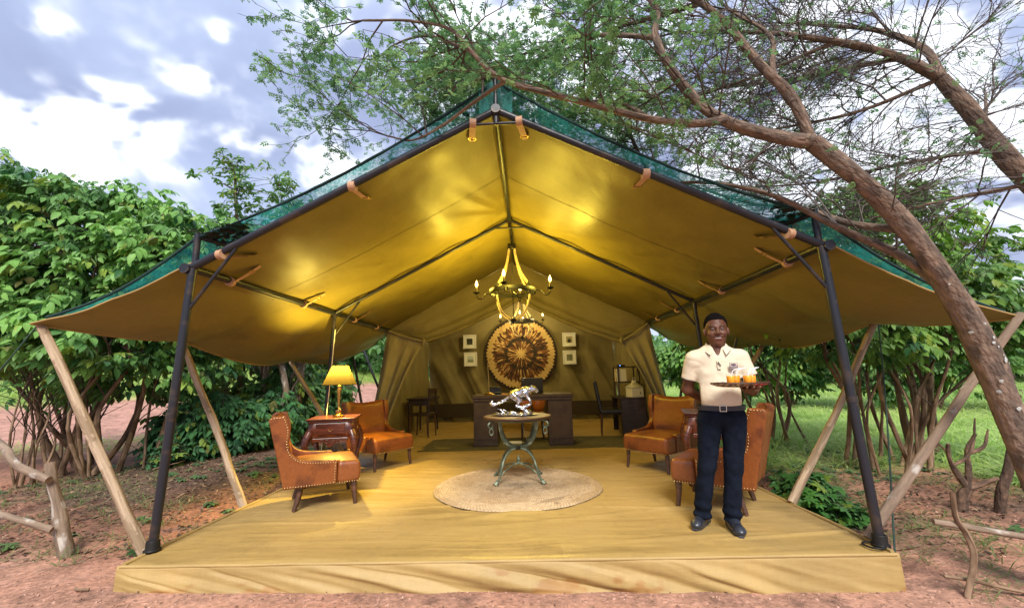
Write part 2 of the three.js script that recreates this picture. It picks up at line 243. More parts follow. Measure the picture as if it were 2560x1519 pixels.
// how grassy a spot is, 0 to 1
function grassy(x, z) {
  const n = 0.5 * fbm(x * 0.35, z * 0.35, 6, 4) + 0.35 * fbm(x * 1.6, z * 1.6, 3, 3);
  const right = sstep(0.15, 0.7, (x - 3.6) * 0.16 + (-z - 5.0) * 0.18 + n * 1.1) * sstep(2.6, 3.4, x);
  const left = sstep(0.1, 0.5, (-z - 9.5) * 0.12 + n * 0.9 - (x < -9 ? 0.0 : 0)) * (x < -2 ? 1 : 0) * sstep(0.85, 1.25, roadD(x, z) + 0.5 * n);
  const far = sstep(12, 18, Math.hypot(x, z)) * sstep(0.85, 1.2, roadD(x, z) + 0.5 * n);
  return clamp(Math.max(right, left, far));
}
{
  const NX = 300, NZ = 330, ease = (t) => Math.sign(t) * (0.07 * Math.abs(t) + 0.93 * Math.abs(t) ** 3.2);
  const g = sheet(NX, NZ, (u, v) => { const x = ease(u * 2 - 1) * 150, s = v * 1.25 - 0.25, z = -3 + (s < 0 ? -s * 4 * 14 * (0.2 + 0.8 * Math.abs(s * 4)) : -(0.07 * s + 0.93 * s ** 3) * 190); return [x, groundY(x, z), z]; });
  const p = g.attributes.position, uv = g.attributes.uv, col = new Float32Array(p.count * 3);
  for (let i = 0; i < p.count; i++) {
    const x = p.getX(i), z = p.getZ(i), gr = grassy(x, z), n = fbm(x * 0.9, z * 0.9, 5, 5), m = fbm(x * 3.1, z * 3.1, 8, 4);
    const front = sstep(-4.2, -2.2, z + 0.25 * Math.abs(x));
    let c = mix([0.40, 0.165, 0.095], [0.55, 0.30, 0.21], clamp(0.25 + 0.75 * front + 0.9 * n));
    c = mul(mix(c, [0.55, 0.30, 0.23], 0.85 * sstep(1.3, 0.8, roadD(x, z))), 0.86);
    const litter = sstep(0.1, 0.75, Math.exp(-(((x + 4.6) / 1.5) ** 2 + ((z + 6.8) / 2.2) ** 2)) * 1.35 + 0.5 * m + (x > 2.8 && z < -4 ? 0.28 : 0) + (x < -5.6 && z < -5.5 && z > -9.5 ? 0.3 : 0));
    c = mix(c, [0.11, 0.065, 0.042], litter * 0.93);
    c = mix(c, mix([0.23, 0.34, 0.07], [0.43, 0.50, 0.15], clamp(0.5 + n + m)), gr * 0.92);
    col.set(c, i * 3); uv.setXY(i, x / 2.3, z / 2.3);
  }
  g.setAttribute('color', new THREE.BufferAttribute(col, 3));
  const soil = std(null, 0.97, { vertexColors: true,
    map: tex(1024, 1024, (u, v) => { const a = pfbm(u, v, 10, 10, 5, 3), k = pfbm(u, v, 90, 90, 3, 9), st = sstep(0.3, 0.36, pfbm(u, v, 70, 70, 2, 31)); return mul(mix([0.82, 0.80, 0.78], [1, 1, 1], st), 0.95 + 0.45 * a + 0.45 * k); }),
    bumpMap: tex(1024, 1024, (u, v) => 0.5 + 0.6 * pfbm(u, v, 9, 9, 6, 3) + 0.3 * Math.max(0, pfbm(u, v, 70, 70, 2, 31) - 0.15), { srgb: false }), bumpScale: 0.05 });
  struct('ground', g, soil);
}

// ================================================================== platform
{
  const pf = thing('tent_platform', 'low tent platform wrapped in tan canvas with loose front skirt', 'platform', [-0.025, 0, -3.145], 0.0125);
  const RIDGE = (() => { const r = rng(88); return Array.from({ length: 34 }, () => { const x = (r() - 0.5) * 5, z = -0.1 - 6 * r() ** 1.3, a = (r() - 0.5) * 0.5, l = 0.35 + 0.9 * r(); return [x, z, Math.cos(a), Math.sin(a), l, 0.022 + 0.026 * r(), 0.005 + 0.010 * r(), 0.06 * (r() - 0.5)]; }); })();
  const ridge = (x, z) => { let h = 0; for (const [cx, cz, ca, sa, l, w, a, b] of RIDGE) { const u = ((x - cx) * ca + (z - cz) * sa) / l; if (u < -1 || u > 1) continue; const v = (-(x - cx) * sa + (z - cz) * ca) + b * Math.sin(u * 4); h += a * (1 - u * u) * Math.exp(-((v / w) ** 2)); } return h; };
  const wr = (x, z) => ridge(x, z) +  0.010 * fbm(x * 0.9, z * 3.2, 3, 4) + 0.004 * (1 - Math.abs(fbm(x * 1.1 + 4, z * 6.5 + 0.8 * fbm(x, z, 1, 2), 9, 3)) * 3);
  const XL = 2.645, ZB = 9.6;
  // floor sheet, pulled over the edges
  const gTop = sheet(180, 420, (u, v) => { const x = (u * 2 - 1) * (XL + 0.004), z = -v * v * ZB * 0.35 - v * ZB * 0.65; const e = Math.min(1, (XL - Math.abs(x)) / 0.05, -z / 0.05 + 0.0); return [x, FLOOR + wr(x, z) * clamp(e) - 0.012 * (1 - clamp(e)) ** 2, z + 0.012]; });
  { const p = gTop.attributes.position, uv = gTop.attributes.uv; for (let i = 0; i < p.count; i++) uv.setXY(i, p.getX(i), p.getZ(i)); }
  part('floor_canvas', gTop, floorCanvas, pf);
  const gb = -0.13;
  // front skirt: slanting folds dragged towards the lower right, hem on the soil
  const fold = (s, h) => { const q = s - 0.95 * h + 0.16 * fbm(s * 0.9, h * 1.2, 2, 3), e = 0.12 + 0.88 * sstep(0, 0.55, h); return 0.62 * (0.030 * Math.sin(q * 8.2) * (0.55 + 0.45 * Math.sin(s * 1.3 + 1)) + 0.008 * Math.sin(q * 19 + 1.5) * (0.5 + fbm(s * 1.1, 3, 1, 2)) + 0.03 * fbm(q * 2.4, h * 0.8, 5, 3) - 0.018 * Math.max(0, 1 - 7 * Math.abs(fbm(q * 1.6, h * 0.6 + 3, 8, 2)))) * e + 0.035 * h; };
  const hem = (x) => groundY(x, -3.1) - 0.03 + 0.012 * Math.sin(x * 2.3);
  const skF = sheet(300, 26, (u, v) => { const x = (u * 2 - 1) * (XL + 0.02), c = clamp((XL + 0.02 - Math.abs(x)) / 0.12); return [x, lerp(FLOOR + 0.001, hem(x), v), 0.014 + fold(x, v) * (0.25 + 0.75 * c) + 0.01 * Math.sin(Math.min(1, v * 8) * 1.57)]; }, 5.4, 0.35);
  { const p = skF.attributes.position, col = new Float32Array(p.count * 3); for (let i = 0; i < p.count; i++) { const x = p.getX(i), y = p.getY(i), n = fbm(x * 3.1, y * 9, 4, 5) + 0.35 * fbm(x * 14, y * 26, 9, 3), base = 0.55 - (y - hem(x)) * 5.5 + 0.25 * sstep(2.1, 2.6, x); col.set(mix([1, 1, 1], [0.80, 0.55, 0.38], 0.75 * sstep(0.35, 0.6, n + base * 0.62)), i * 3); } skF.setAttribute('color', new THREE.BufferAttribute(col, 3)); }
  const dustySkirt = skirtCanvas.clone(); dustySkirt.vertexColors = true;           // red soil rubbed into the hem in patches
  part('front_skirt', skF, dustySkirt, pf);
  const top = tube(Array.from({ length: 60 }, (_, i) => [lerp(-XL, XL, i / 59), FLOOR - 0.008 + 0.004 * fbm(i * 0.3, 2, 1, 3), 0.016]), 0.012, 8);
  part('front_hem', top, skirtCanvas, pf);
  for (const s of [-1, 1]) {
    const sk = sheet(120, 12, (u, v) => { const z = -u * ZB, q = fold(z * 1.1 + s * 7, v); return [s * (XL + 0.006 + q * 0.55 * clamp(u * 60)), lerp(FLOOR, groundY(s * 2.9, -3.13 + z) - 0.05, v), z + 0.014 * (1 - clamp(u * 60))]; }, 9, 0.35);
    part('side_skirt', sk, skirtCanvas, pf);
    // the canvas doubled over along the side edge
    part('edge_fold', tube(Array.from({ length: 50 }, (_, i) => [s * (XL - 0.006 + 0.006 * fbm(i * 0.4, s, 3, 3)), FLOOR - 0.002 + 0.008 * fbm(i * 0.5, s, 7, 3), -i / 49 * ZB]), 0.015, 8, { wob: 0.3 }), skirtCanvas, pf);
  }
}

// ================================================================== the tent: frame, roof, wings, walls, curtains, shade net
const APEX = 3.74, EX = 2.54, EY = 2.44, FZ = [-3.3, -5.9, -8.5], BACK = -12.0;
{
  const t = thing('safari_tent', 'large open safari tent with khaki canvas roof on dark steel frame', 'tent', [0, 0, -3.3]);
  const Z0 = -3.3, L = (p) => [p[0], p[1], p[2] - Z0];
  const rY = (x) => APEX - (APEX - EY) * Math.abs(x) / EX;
  const P = (name, a, b, r, s = 14) => part(name, pipe(L(a), L(b), r, s), pipeSteel, t);
  // --- pipes
  P('ridge_pole', [0, APEX - 0.02, FZ[0]], [0, APEX - 0.02, BACK], 0.026);
  for (const s of [-1, 1]) {
    P('purlin', [s * EX, EY, FZ[0] + 0.02], [s * EX, EY, FZ[2]], 0.032);
    FZ.forEach((z, i) => {
      P('rafter', [0, APEX, z], [s * (EX + (i ? 0 : 0.03)), EY + (i ? 0 : -0.005), z], [0.032, 0.024, 0.024][i]);
      const foot = i === 0 ? (s < 0 ? [-2.655, FLOOR, -3.33] : [2.61, FLOOR, -3.27]) : [s * 2.63, FLOOR, z];
      P('post', [s * (EX - 0.005), EY, z], foot, i ? 0.029 : 0.032);
      const at = (k) => [lerp(s * EX, foot[0], k), lerp(EY, foot[1], k), lerp(z, foot[2], k)];
      P('corner_brace', at(0.17), [s * (EX - 0.36), rY(EX - 0.36) - 0.02, z], 0.014, 10);
      if (i === 0) {
        part('foot_plate', [lathe([[0.0, 0], [0.056, 0], [0.056, 0.012], [0.045, 0.02], [0.044, 0.07], [0.036, 0.075]], 20).translate(foot[0], foot[1] + 0.006, foot[2] - Z0)], blackIron, t);
        if (s > 0) part('foot_ring', new THREE.TorusGeometry(0.062, 0.007, 8, 28).rotateX(Math.PI / 2).translate(foot[0] - 0.06, FLOOR + 0.018, foot[2] - Z0 + 0.02), blackIron, t);
        part('pipe_collar', tube([L(at(0.53)), L(at(0.55))], 0.037, 14), pipeSteel, t); part('pipe_collar', tube([L([s * (EX + 0.03), EY - 0.005, z - 0.02]), L([s * (EX + 0.03), EY - 0.005, z + 0.05])], 0.042, 14), pipeSteel, t);
      }
    });
    P('net_post', [s * (EX - 0.02), EY + 0.03, FZ[0] + 0.0], [s * (EX - 0.02), EY + 0.30, FZ[0]], 0.026);
    P('net_strut', [s * (EX - 0.02), EY + 0.27, FZ[0] + 0.0], [s * (EX - 0.3), EY + 0.23, FZ[0] - 0.5], 0.018);
  }
  P('net_post', [0, APEX, FZ[0]], [0, APEX + 0.3, FZ[0]], 0.024);
  FZ.forEach((z, i) => { P('apex_tie', [-0.24, rY(0.24), z], [0.24, rY(0.24), z], 0.013, 10); part('apex_joint', [tube([[0, APEX - 0.01, z - Z0 + 0.05], [0, APEX - 0.01, z - Z0 - 0.06]], 0.04, 16), tube([[0, APEX - 0.04, z - Z0], [0, APEX - 0.13, z - Z0]], [0.03, 0.022], 12)], pipeSteel, t); });
  // --- roof canvas, above the pipes, drawn down a little between the frames and pulled at the straps
  const cY = (x, z) => {
    const w = (z - FZ[0]) / -2.6, bay = w - Math.floor(w), sag = Math.sin(Math.PI * bay) * (0.02 + 0.05 * Math.sin(Math.PI * clamp(Math.abs(x) / EX)));
    const pull = Math.exp(-(((bay < 0.5 ? bay : bay - 1) * 2.6 / 0.3) ** 2)) * 0.016 * Math.sin(Math.abs(x) * 9);
    const drag = 0.018 * fbm(Math.abs(x) * 0.8 + z * 1.1, Math.abs(x) * 2.4 - z * 0.5, x < 0 ? 2 : 6, 4);
    return rY(x) + 0.022 + 0.026 * sstep(0, -0.5, z - FZ[0]) - sag + (pull + drag) * sstep(0, -0.25, z - FZ[0]);
  };
  for (const s of [-1, 1]) part('roof_canvas', sheet(70, 200, (u, v) => { const x = s * (0.0 + u * (EX + 0.05)), z = lerp(FZ[0] + 0.012, BACK - 0.03, v); return [x, cY(x, z), z - Z0]; }, 3, 9), roofCanvas, t);
  for (const s of [-1, 1]) for (const z of [-4.55, -7.15, -9.7]) part('roof_seam', sheet(60, 2, (u, v) => { const x = s * (0.03 + u * (EX - 0.02)), zz = z + 0.014 * v + 0.004 * fbm(u * 6, z, 1, 2); return [x, cY(x, zz) - 0.0035, zz - Z0]; }, 2.8, 0.03), roofCanvas, t);
  part('roof_hem', [-1, 1].map((s) => tube(Array.from({ length: 30 }, (_, i) => { const x = s * i / 29 * (EX + 0.03); return [x, cY(x, FZ[0] + 0.012) + 0.003, 0.002]; }), 0.008, 6)), skirtCanvas, t);
  // --- wings from the purlins out to the wooden props
  const EDGE = { '-1': [[-3.3, -3.85, 2.02], [-4.8, -3.86, 2.0], [-7.1, -3.82, 1.84], [-8.6, -3.5, 1.95]], '1': [[-3.3, 3.92, 1.83], [-4.8, 4.08, 1.99], [-6.9, 3.95, 1.9], [-8.6, 3.5, 1.95]] };
  const edgeAt = (s, z) => { const E = EDGE[s]; for (let i = 0; i < 3; i++) if (z >= E[i + 1][0] || i === 2) { const k = (z - E[i][0]) / (E[i + 1][0] - E[i][0]), sg = Math.sin(Math.PI * clamp(k)); return [lerp(E[i][1], E[i + 1][1], k) - s * 0.13 * sg, lerp(E[i][2], E[i + 1][2], k) - [0.05, 0.17, 0.10][i] * sg]; } };
  for (const s of [-1, 1]) {
    const wing = (u, v, lift = 0) => {
      const z = lerp(FZ[0] + 0.01, -8.6, v), [ex, ey] = edgeAt(s, z), x = lerp(s * EX, ex, u), sg = Math.sin(Math.PI * u);
      const bay = ((z - FZ[0]) / -2.6) % 1, deep = 0.07 + 0.12 * Math.sin(Math.PI * bay) * sstep(0, 0.15, v);
      const pl = 0.02 * fbm(u * 3 + v * 6, v * 9 - u * 4, s > 0 ? 3 : 8, 4) * sg + 0.03 * sstep(0.5, 0.9, v) * Math.sin(u * 16 + v * 9 + 2 * fbm(u * 2, v * 3, 4, 2)) * sg * 0.6;
      return [x, lerp(EY + 0.045, ey, u) - deep * sg + pl + lift, z - Z0];
    };
    part('wing_canvas', sheet(44, 120, (u, v) => wing(u, v), 1.6, 5.3), roofCanvas, t);
    for (const v0 of [0.24, 0.73]) part('wing_seam', sheet(40, 2, (u, v) => wing(u, v0 + 0.0026 * v, -0.0035), 1.5, 0.03), roofCanvas, t);
    part('wing_hem', [tube(Array.from({ length: 24 }, (_, i) => wing(i / 23, 0, 0.003)), 0.007, 6), tube(Array.from({ length: 60 }, (_, i) => wing(1, i / 59, 0)), 0.009, 6)], skirtCanvas, t);
  }
  // --- straps: a cuff round the pipe, a band, a buckle and a tab sewn to the canvas
  const strap = (a, b, wide = 0.055) => {
    const A = V(...L(a)), B = V(...L(b)), dir = B.clone().sub(A), len = dir.length(); dir.normalize();
    const side = V(0, 1, 0).cross(dir).normalize(), up = dir.clone().cross(side);
    const bend = (k) => A.clone().addScaledVector(dir, len * k).addScaledVector(V(0, 1, 0), -0.012 * Math.sin(Math.PI * k) - 0.02 * (1 - k));
    const band = sheet(2, 10, (u, v) => bend(v).addScaledVector(side, (u - 0.5) * wide).toArray(), 0.05, 0.2), under = sheet(2, 10, (u, v) => bend(v).addScaledVector(side, (0.5 - u) * wide).addScaledVector(V(0, 1, 0), -0.004).toArray(), 0.05, 0.2);
    const s = part('strap', [band, under, tube([A.clone().addScaledVector(side, -wide / 2), A.clone().addScaledVector(side, wide / 2)], 0.043, 14)], strapLeather, t);
    const m = new THREE.Matrix4().makeBasis(side, up, dir).setPosition(bend(0.72).addScaledVector(V(0, 1, 0), -0.006));
    part('buckle', [box(wide * 1.3, 0.006, 0.012, 0, 0, -0.016), box(wide * 1.3, 0.006, 0.012, 0, 0, 0.016), box(0.01, 0.006, 0.04, -wide * 0.6, 0, 0), box(0.01, 0.006, 0.04, wide * 0.6, 0, 0)].map((g) => g.applyMatrix4(m)), brass, s);
  };
  for (const s of [-1, 1]) {
    for (const [x, dz, dx] of [[0.2, 0.2, 0.05], [1.22, 0.22, -0.02], [2.3, 0.2, -0.1]]) strap([s * x, rY(x) - 0.01, FZ[0]], [s * (x + dx), cY(x + dx, FZ[0] - dz - 0.1) - 0.005, FZ[0] - dz - 0.1]);
    for (const z of [-3.75, -5.05, -6.6, -7.6]) strap([s * EX, EY - 0.01, z], [s * (EX - 0.24), cY(EX - 0.24, z - 0.06) - 0.004, z - 0.06], 0.055);
  }
  // --- front gable of the closed room, its door curtains tied to the sides
  const GZ = -8.35, OP = { L: [-1.84, 2.2], R: [2.02, 2.1] };
  const opening = (x) => { const c = x < 0.04 ? OP.L : OP.R, k = clamp((x - 0.04) / (c[0] - 0.04)); return lerp(3.0, c[1], k) - 0.07 * Math.sin(Math.PI * k); };
  part('gable_panel', sheet(140, 24, (u, v) => {
    const x = lerp(-2.6, 2.6, u), top = cY(clamp(x, -EX, EX), GZ) - 0.004; let low = x < OP.L[0] ? lerp(OP.L[1], 2.36, (OP.L[0] - x) / 0.76) : x > OP.R[0] ? lerp(OP.R[1], 2.36, (x - OP.R[0]) / 0.58) : opening(x);
    const q = sstep(0.2, 1, v), d = (x - 0.04) * 5 + v * 3; return [x, lerp(top, Math.min(low, top - 0.01), v), GZ - Z0 + 0.035 * q * Math.sin(v * 17 + 1.5 * fbm(x * 0.8, v, 2, 2)) + 0.03 * fbm(d * 0.3, v * 2, 5, 3)];
  }, 4, 0.8), wallCanvas, t);
  part('gable_roll', [[OP.L, -1], [OP.R, 1]].map(([c]) => tube(Array.from({ length: 26 }, (_, i) => { const x = lerp(0.04, c[0], i / 25); return [x, opening(x) - 0.01 + 0.012 * fbm(x * 3, 1, 2, 2), GZ - Z0 + 0.03]; }), 0.035, 10, { wob: 0.35, seed: c[0] })), wallCanvas, t);
  for (const s of [-1, 1]) {
    const K = s < 0 ? OP.L : OP.R, outT = [s * 2.56, 2.46], outB = [s * 2.94, FLOOR + 0.01], inB = [s < 0 ? -2.60 : 2.74, FLOOR + 0.01];
    const cur = (u, v) => {
      const tx = lerp(outT[0], K[0], u), ty = lerp(outT[1], K[1], u), bx = lerp(outB[0], inB[0], u), w = v;
      const bow = -s * 0.02 * Math.sin(Math.PI * v) * (1 - u) + s * 0.04 * Math.sin(Math.PI * v) * u;
      const spread = sstep(0.0, 0.35, v), n = 0.05 * spread * Math.sin((u ** 1.5) * 15 + 1.3 * fbm(u * 2, v * 1.5, s + 3, 2)) + 0.05 * Math.sin(Math.PI * u) * spread + 0.035 * fbm(u * 5 + v, v * 1.6, s + 5, 3);
      return [lerp(tx, bx, w) + bow, lerp(ty, outB[1], v), GZ - Z0 + 0.08 + n + 0.12 * sstep(0.7, 1, u) * spread];
    };
    part('door_curtain', sheet(70, 60, cur, 1, 2.2), curtainCanvas, t, { label: s < 0 ? 'left door curtain gathered aside' : 'right door curtain gathered aside' });
    part('curtain_tie', [tube(spline([[s * 2.56, 2.44, GZ - Z0 + 0.13], [lerp(s * 2.56, K[0], 0.5), lerp(2.44, K[1], 0.5) - 0.02, GZ - Z0 + 0.17], [K[0], K[1], GZ - Z0 + 0.13]], 14), 0.022, 8), tube(spline([[K[0] - s * 0.0, K[1] + 0.05, GZ - Z0 + 0.12], [K[0] - s * 0.035, K[1], GZ - Z0 + 0.17], [K[0], K[1] - 0.06, GZ - Z0 + 0.12]], 8), 0.03, 8)], curtainCanvas, t);
  }
  // --- inner walls: creased canvas, darker band near the floor
  const crease = (a, b, s) => { const d = a * 2.6 - b * 1.3, k = sstep(2.9, 1.3, Math.abs(b)); return 0.06 * k * Math.sin(d * 2.7 + 2.2 * fbm(a * 0.8, b * 0.8, s, 2)) + 0.07 * fbm(d * 0.9, b * 0.3 + a * 0.2, s, 3) * k + 0.05 * k * (0.5 - 2.2 * Math.abs(fbm(d * 1.3, b * 0.35, s + 4, 2))); };
  part('back_wall', sheet(150, 60, (u, v) => { const x = lerp(-2.6, 2.6, u), y = lerp(cY(clamp(x, -EX, EX), BACK) + 0.0, 0.2, v); return [x, y, BACK - Z0 + crease(x, -y, x < 0 ? 3 : 7)]; }, 5, 3), wallCanvas, t);
  for (const s of [-1, 1]) part('side_wall', sheet(70, 40, (u, v) => { const z = lerp(-8.3, BACK, u), y = lerp(2.5, 0.2, v); return [s * 2.6 + 0.8 * crease(z, y, s + 10), y, z - Z0]; }, 4, 2.2), wallCanvas, t);
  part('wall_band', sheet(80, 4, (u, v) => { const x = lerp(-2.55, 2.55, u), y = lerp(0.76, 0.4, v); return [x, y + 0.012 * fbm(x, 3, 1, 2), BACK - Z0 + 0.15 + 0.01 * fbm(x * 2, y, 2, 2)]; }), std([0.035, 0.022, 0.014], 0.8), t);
  // --- shade net over the roof
  const netTex = tex(512, 512, (u, v) => { const w = 0.5 + 0.5 * pfbm(u, v, 90, 90, 2, 2), a = pfbm(u, v, 6, 6, 5, 5); return mul(mix([0.02, 0.36, 0.33], [0.01, 0.17, 0.17], sstep(-0.2, 0.3, a)), 0.8 + 0.5 * w); });
  const netAl = tex(1024, 1024, (u, v) => clamp(0.74 + 0.5 * pfbm(u, v, 160, 160, 2, 3) + 0.35 * pfbm(u, v, 9, 9, 4, 6)), { srgb: false });
  const net = phys(null, 0.8, { map: netTex, alphaMap: netAl, transparent: true, opacity: 0.93, transmission: 0.55, thickness: 0 });
  const netY = (u, z, s) => { const x = Math.abs(u) * 2.5, k = Math.abs(u); return lerp(APEX + 0.28, EY + 0.28, k) - 0.16 * Math.sin(Math.PI * k) * 0.8 + 0.03 * fbm(u * 3, z * 0.9, 4, 3) + 0.0 * s * x; };
  for (const s of [-1, 1]) {
    part('shade_net', sheet(40, 50, (u, v) => { const z = lerp(FZ[0] + 0.0, -8.8, v); return [s * u * (EX - 0.03), netY(u, z, s), z - Z0]; }, 1.7, 3.6), net, t);
    part('shade_net', sheet(24, 50, (u, v) => { const z = lerp(FZ[0] + 0.0, -8.4, v), [ex, ey] = edgeAt(s, z), k = u; return [lerp(s * (EX - 0.03), ex * 0.97, k), lerp(EY + 0.28, ey + 0.05, k) - 0.10 * Math.sin(Math.PI * k), z - Z0]; }, 1.2, 3.6), net, t);
    part('net_cord', [tube(Array.from({ length: 40 }, (_, i) => [s * i / 39 * (EX - 0.03), netY(i / 39, FZ[0], s), 0]), 0.012, 6, { wob: 0.4 }), tube(Array.from({ length: 20 }, (_, i) => { const k = i / 19, [ex, ey] = edgeAt(s, FZ[0]); return [lerp(s * (EX - 0.03), ex * 0.97, k), lerp(EY + 0.28, ey + 0.05, k) - 0.10 * Math.sin(Math.PI * k), 0]; }), 0.011, 6)], std([0.005, 0.03, 0.03], 0.9), t);
    part('net_peak_flap', sheet(6, 10, (u, v) => [s * (0.012 + u * 0.13), lerp(APEX + 0.27 - 0.05 * u, APEX - 0.0 - 0.07 * u, v), 0.005 + 0.02 * Math.sin(u * 6 + v * 3)], 0.3, 0.3), net, t);
  }
  // dead leaves and sticks that have gathered on the net
  const r = rng(41), lit = [];
  for (let i = 0; i < 520; i++) {
    const q = r(), corner = i < 190, s = r() < 0.5 ? -1 : 1, u = corner ? 1 - r() * r() * 0.16 : r(), z = corner ? -3.32 - r() * r() * 0.7 : -3.4 - r() * 2.2;
    const l = corner ? 0.05 + 0.12 * r() : 0.02 + 0.05 * r(), a = r() * 6.28, x = s * u * (EX - 0.05), y = netY(u, z, s) + 0.012;
    lit.push(corner && q < 0.7 ? tube([[x, y, z - Z0], [x + l * Math.cos(a) * 0.5, y + 0.02, z - Z0 + l * Math.sin(a) * 0.5], [x + l * Math.cos(a), y + 0.005, z - Z0 + l * Math.sin(a)]], 0.005, 3, { cap: false }) : new THREE.PlaneGeometry(l, l * 0.5).rotateX(-1.57 + r()).rotateY(a).translate(x, y, z - Z0));
  }
  part('net_litter', M(...lit), std([0.02, 0.018, 0.012], 0.9), t, { kind: 'stuff' });
}
// cable running down the left inner post
single('white_cable', tube(spline([[-2.50, 2.2, -5.86], [-2.53, 1.6, -5.85], [-2.56, 1.0, -5.83], [-2.60, 0.6, -5.82], [-2.58, FLOOR + 0.01, -5.8], [-2.45, FLOOR + 0.01, -5.75]], 30), 0.006, 6), std([0.75, 0.72, 0.66], 0.5), 'thin white cable running down the dark post behind the left side table', 'cable');
// wooden props under the wings
{
  const prop = (label, a, b, r, seed, mat = poleWood) => { const A = V(...a), B = V(...b), n = 14, g = tube(Array.from({ length: n + 1 }, (_, i) => { const k = i / n, p = A.clone().lerp(B, k); p.x += 0.05 * fbm(k * 2, seed, 1, 2); p.z += 0.03 * fbm(k * 3, seed, 9, 3); return p.sub(A); }), (k) => r * lerp(1.12, 0.9, k), 10, { wob: 0.14, seed }); const m = single('wooden_prop', g, mat, label, 'tent prop', 'rough wooden props under the tent wings'); m.position.copy(A); };
  prop('pale rough wooden prop at the far left front corner of the wing', [-2.74, 0.1, -3.46], [-3.87, 2.04, -3.36], 0.036, 3);
  prop('second wooden prop from the front on the left, behind the black front post', [-2.71, 0.24, -4.5], [-3.87, 2.03, -4.82], 0.036, 8);
  prop('thin wooden prop beside the table lamp on the left', [-2.75, 0.2, -7.0], [-3.83, 1.86, -7.12], 0.036, 13);
  prop('wooden prop at the right front corner, crossing behind the front post', [2.60, FLOOR + 0.02, -3.36], [3.93, 1.86, -3.3], 0.031, 17, greyWood);
  prop('tan wooden prop on the right standing on the platform edge behind the green herb', [2.60, FLOOR, -4.28], [4.08, 2.02, -4.82], 0.034, 22);
  prop('wooden prop behind the man, partly hidden by his right side', [2.75, 0.2, -6.9], [3.95, 1.92, -6.9], 0.036, 29);
}
// guy ropes
{
  const rope = (label, pts, r = 0.006) => single('guy_rope', tube(spline(pts, 16), r, 5), ropeMat, label, 'rope', 'green guy ropes of the tent wings');
  rope('green guy rope from the left front wing corner down to the ground', [[-3.87, 2.02, -3.36], [-4.35, 1.05, -3.2], [-4.85, 0.0, -3.05]]);
  rope('dark guy rope hanging behind the left black front post', [[-3.87, 2.0, -4.84], [-3.97, 1.0, -4.9], [-4.0, 0.02, -4.94]], 0.009);
  rope('guy rope dropping from the tan prop top to the right platform corner', [[4.08, 1.98, -4.8], [3.42, 1.08, -4.06], [2.74, 0.12, -3.34]], 0.007);
  rope('thin dark guy rope hanging just right of the tray before the bush', [[3.62, 1.95, -6.7], [3.4, 1.1, -6.4], [3.2, 0.1, -6.15]], 0.007);
  rope('guy rope beyond the leather chair at the left curtain', [[-3.0, 1.95, -8.6], [-3.5, 1.1, -9.1], [-3.9, 0.1, -9.6]]);
  rope('guy rope running off from the right front wing corner', [[3.93, 1.84, -3.3], [4.35, 1.6, -3.15], [5.2, 1.1, -2.9]]);
}
// steel poles standing behind, seen between the lamp and the curtain and on the right
for (const [l, a, b] of [['slim dark steel pole leaning right between lamp and left curtain', [-3.35, 1.95, -8.55], [-2.8, 0.1, -8.2]], ['slim grey pole leaning beside the left curtain edge', [-3.6, 2.6, -9.2], [-2.75, 0.7, -9.1]], ['slim dark steel pole leaning left behind the right door curtain', [3.35, 1.95, -8.5], [2.8, 0.1, -8.2]], ['slim dark steel pole right behind the man, beside the bush', [3.3, 1.95, -6.4], [2.75, 0.2, -6.7]]])
  single('steel_pole', pipe(a, b, 0.024, 10), pipeSteel, l, 'pole', 'slim steel poles behind the tent wings');

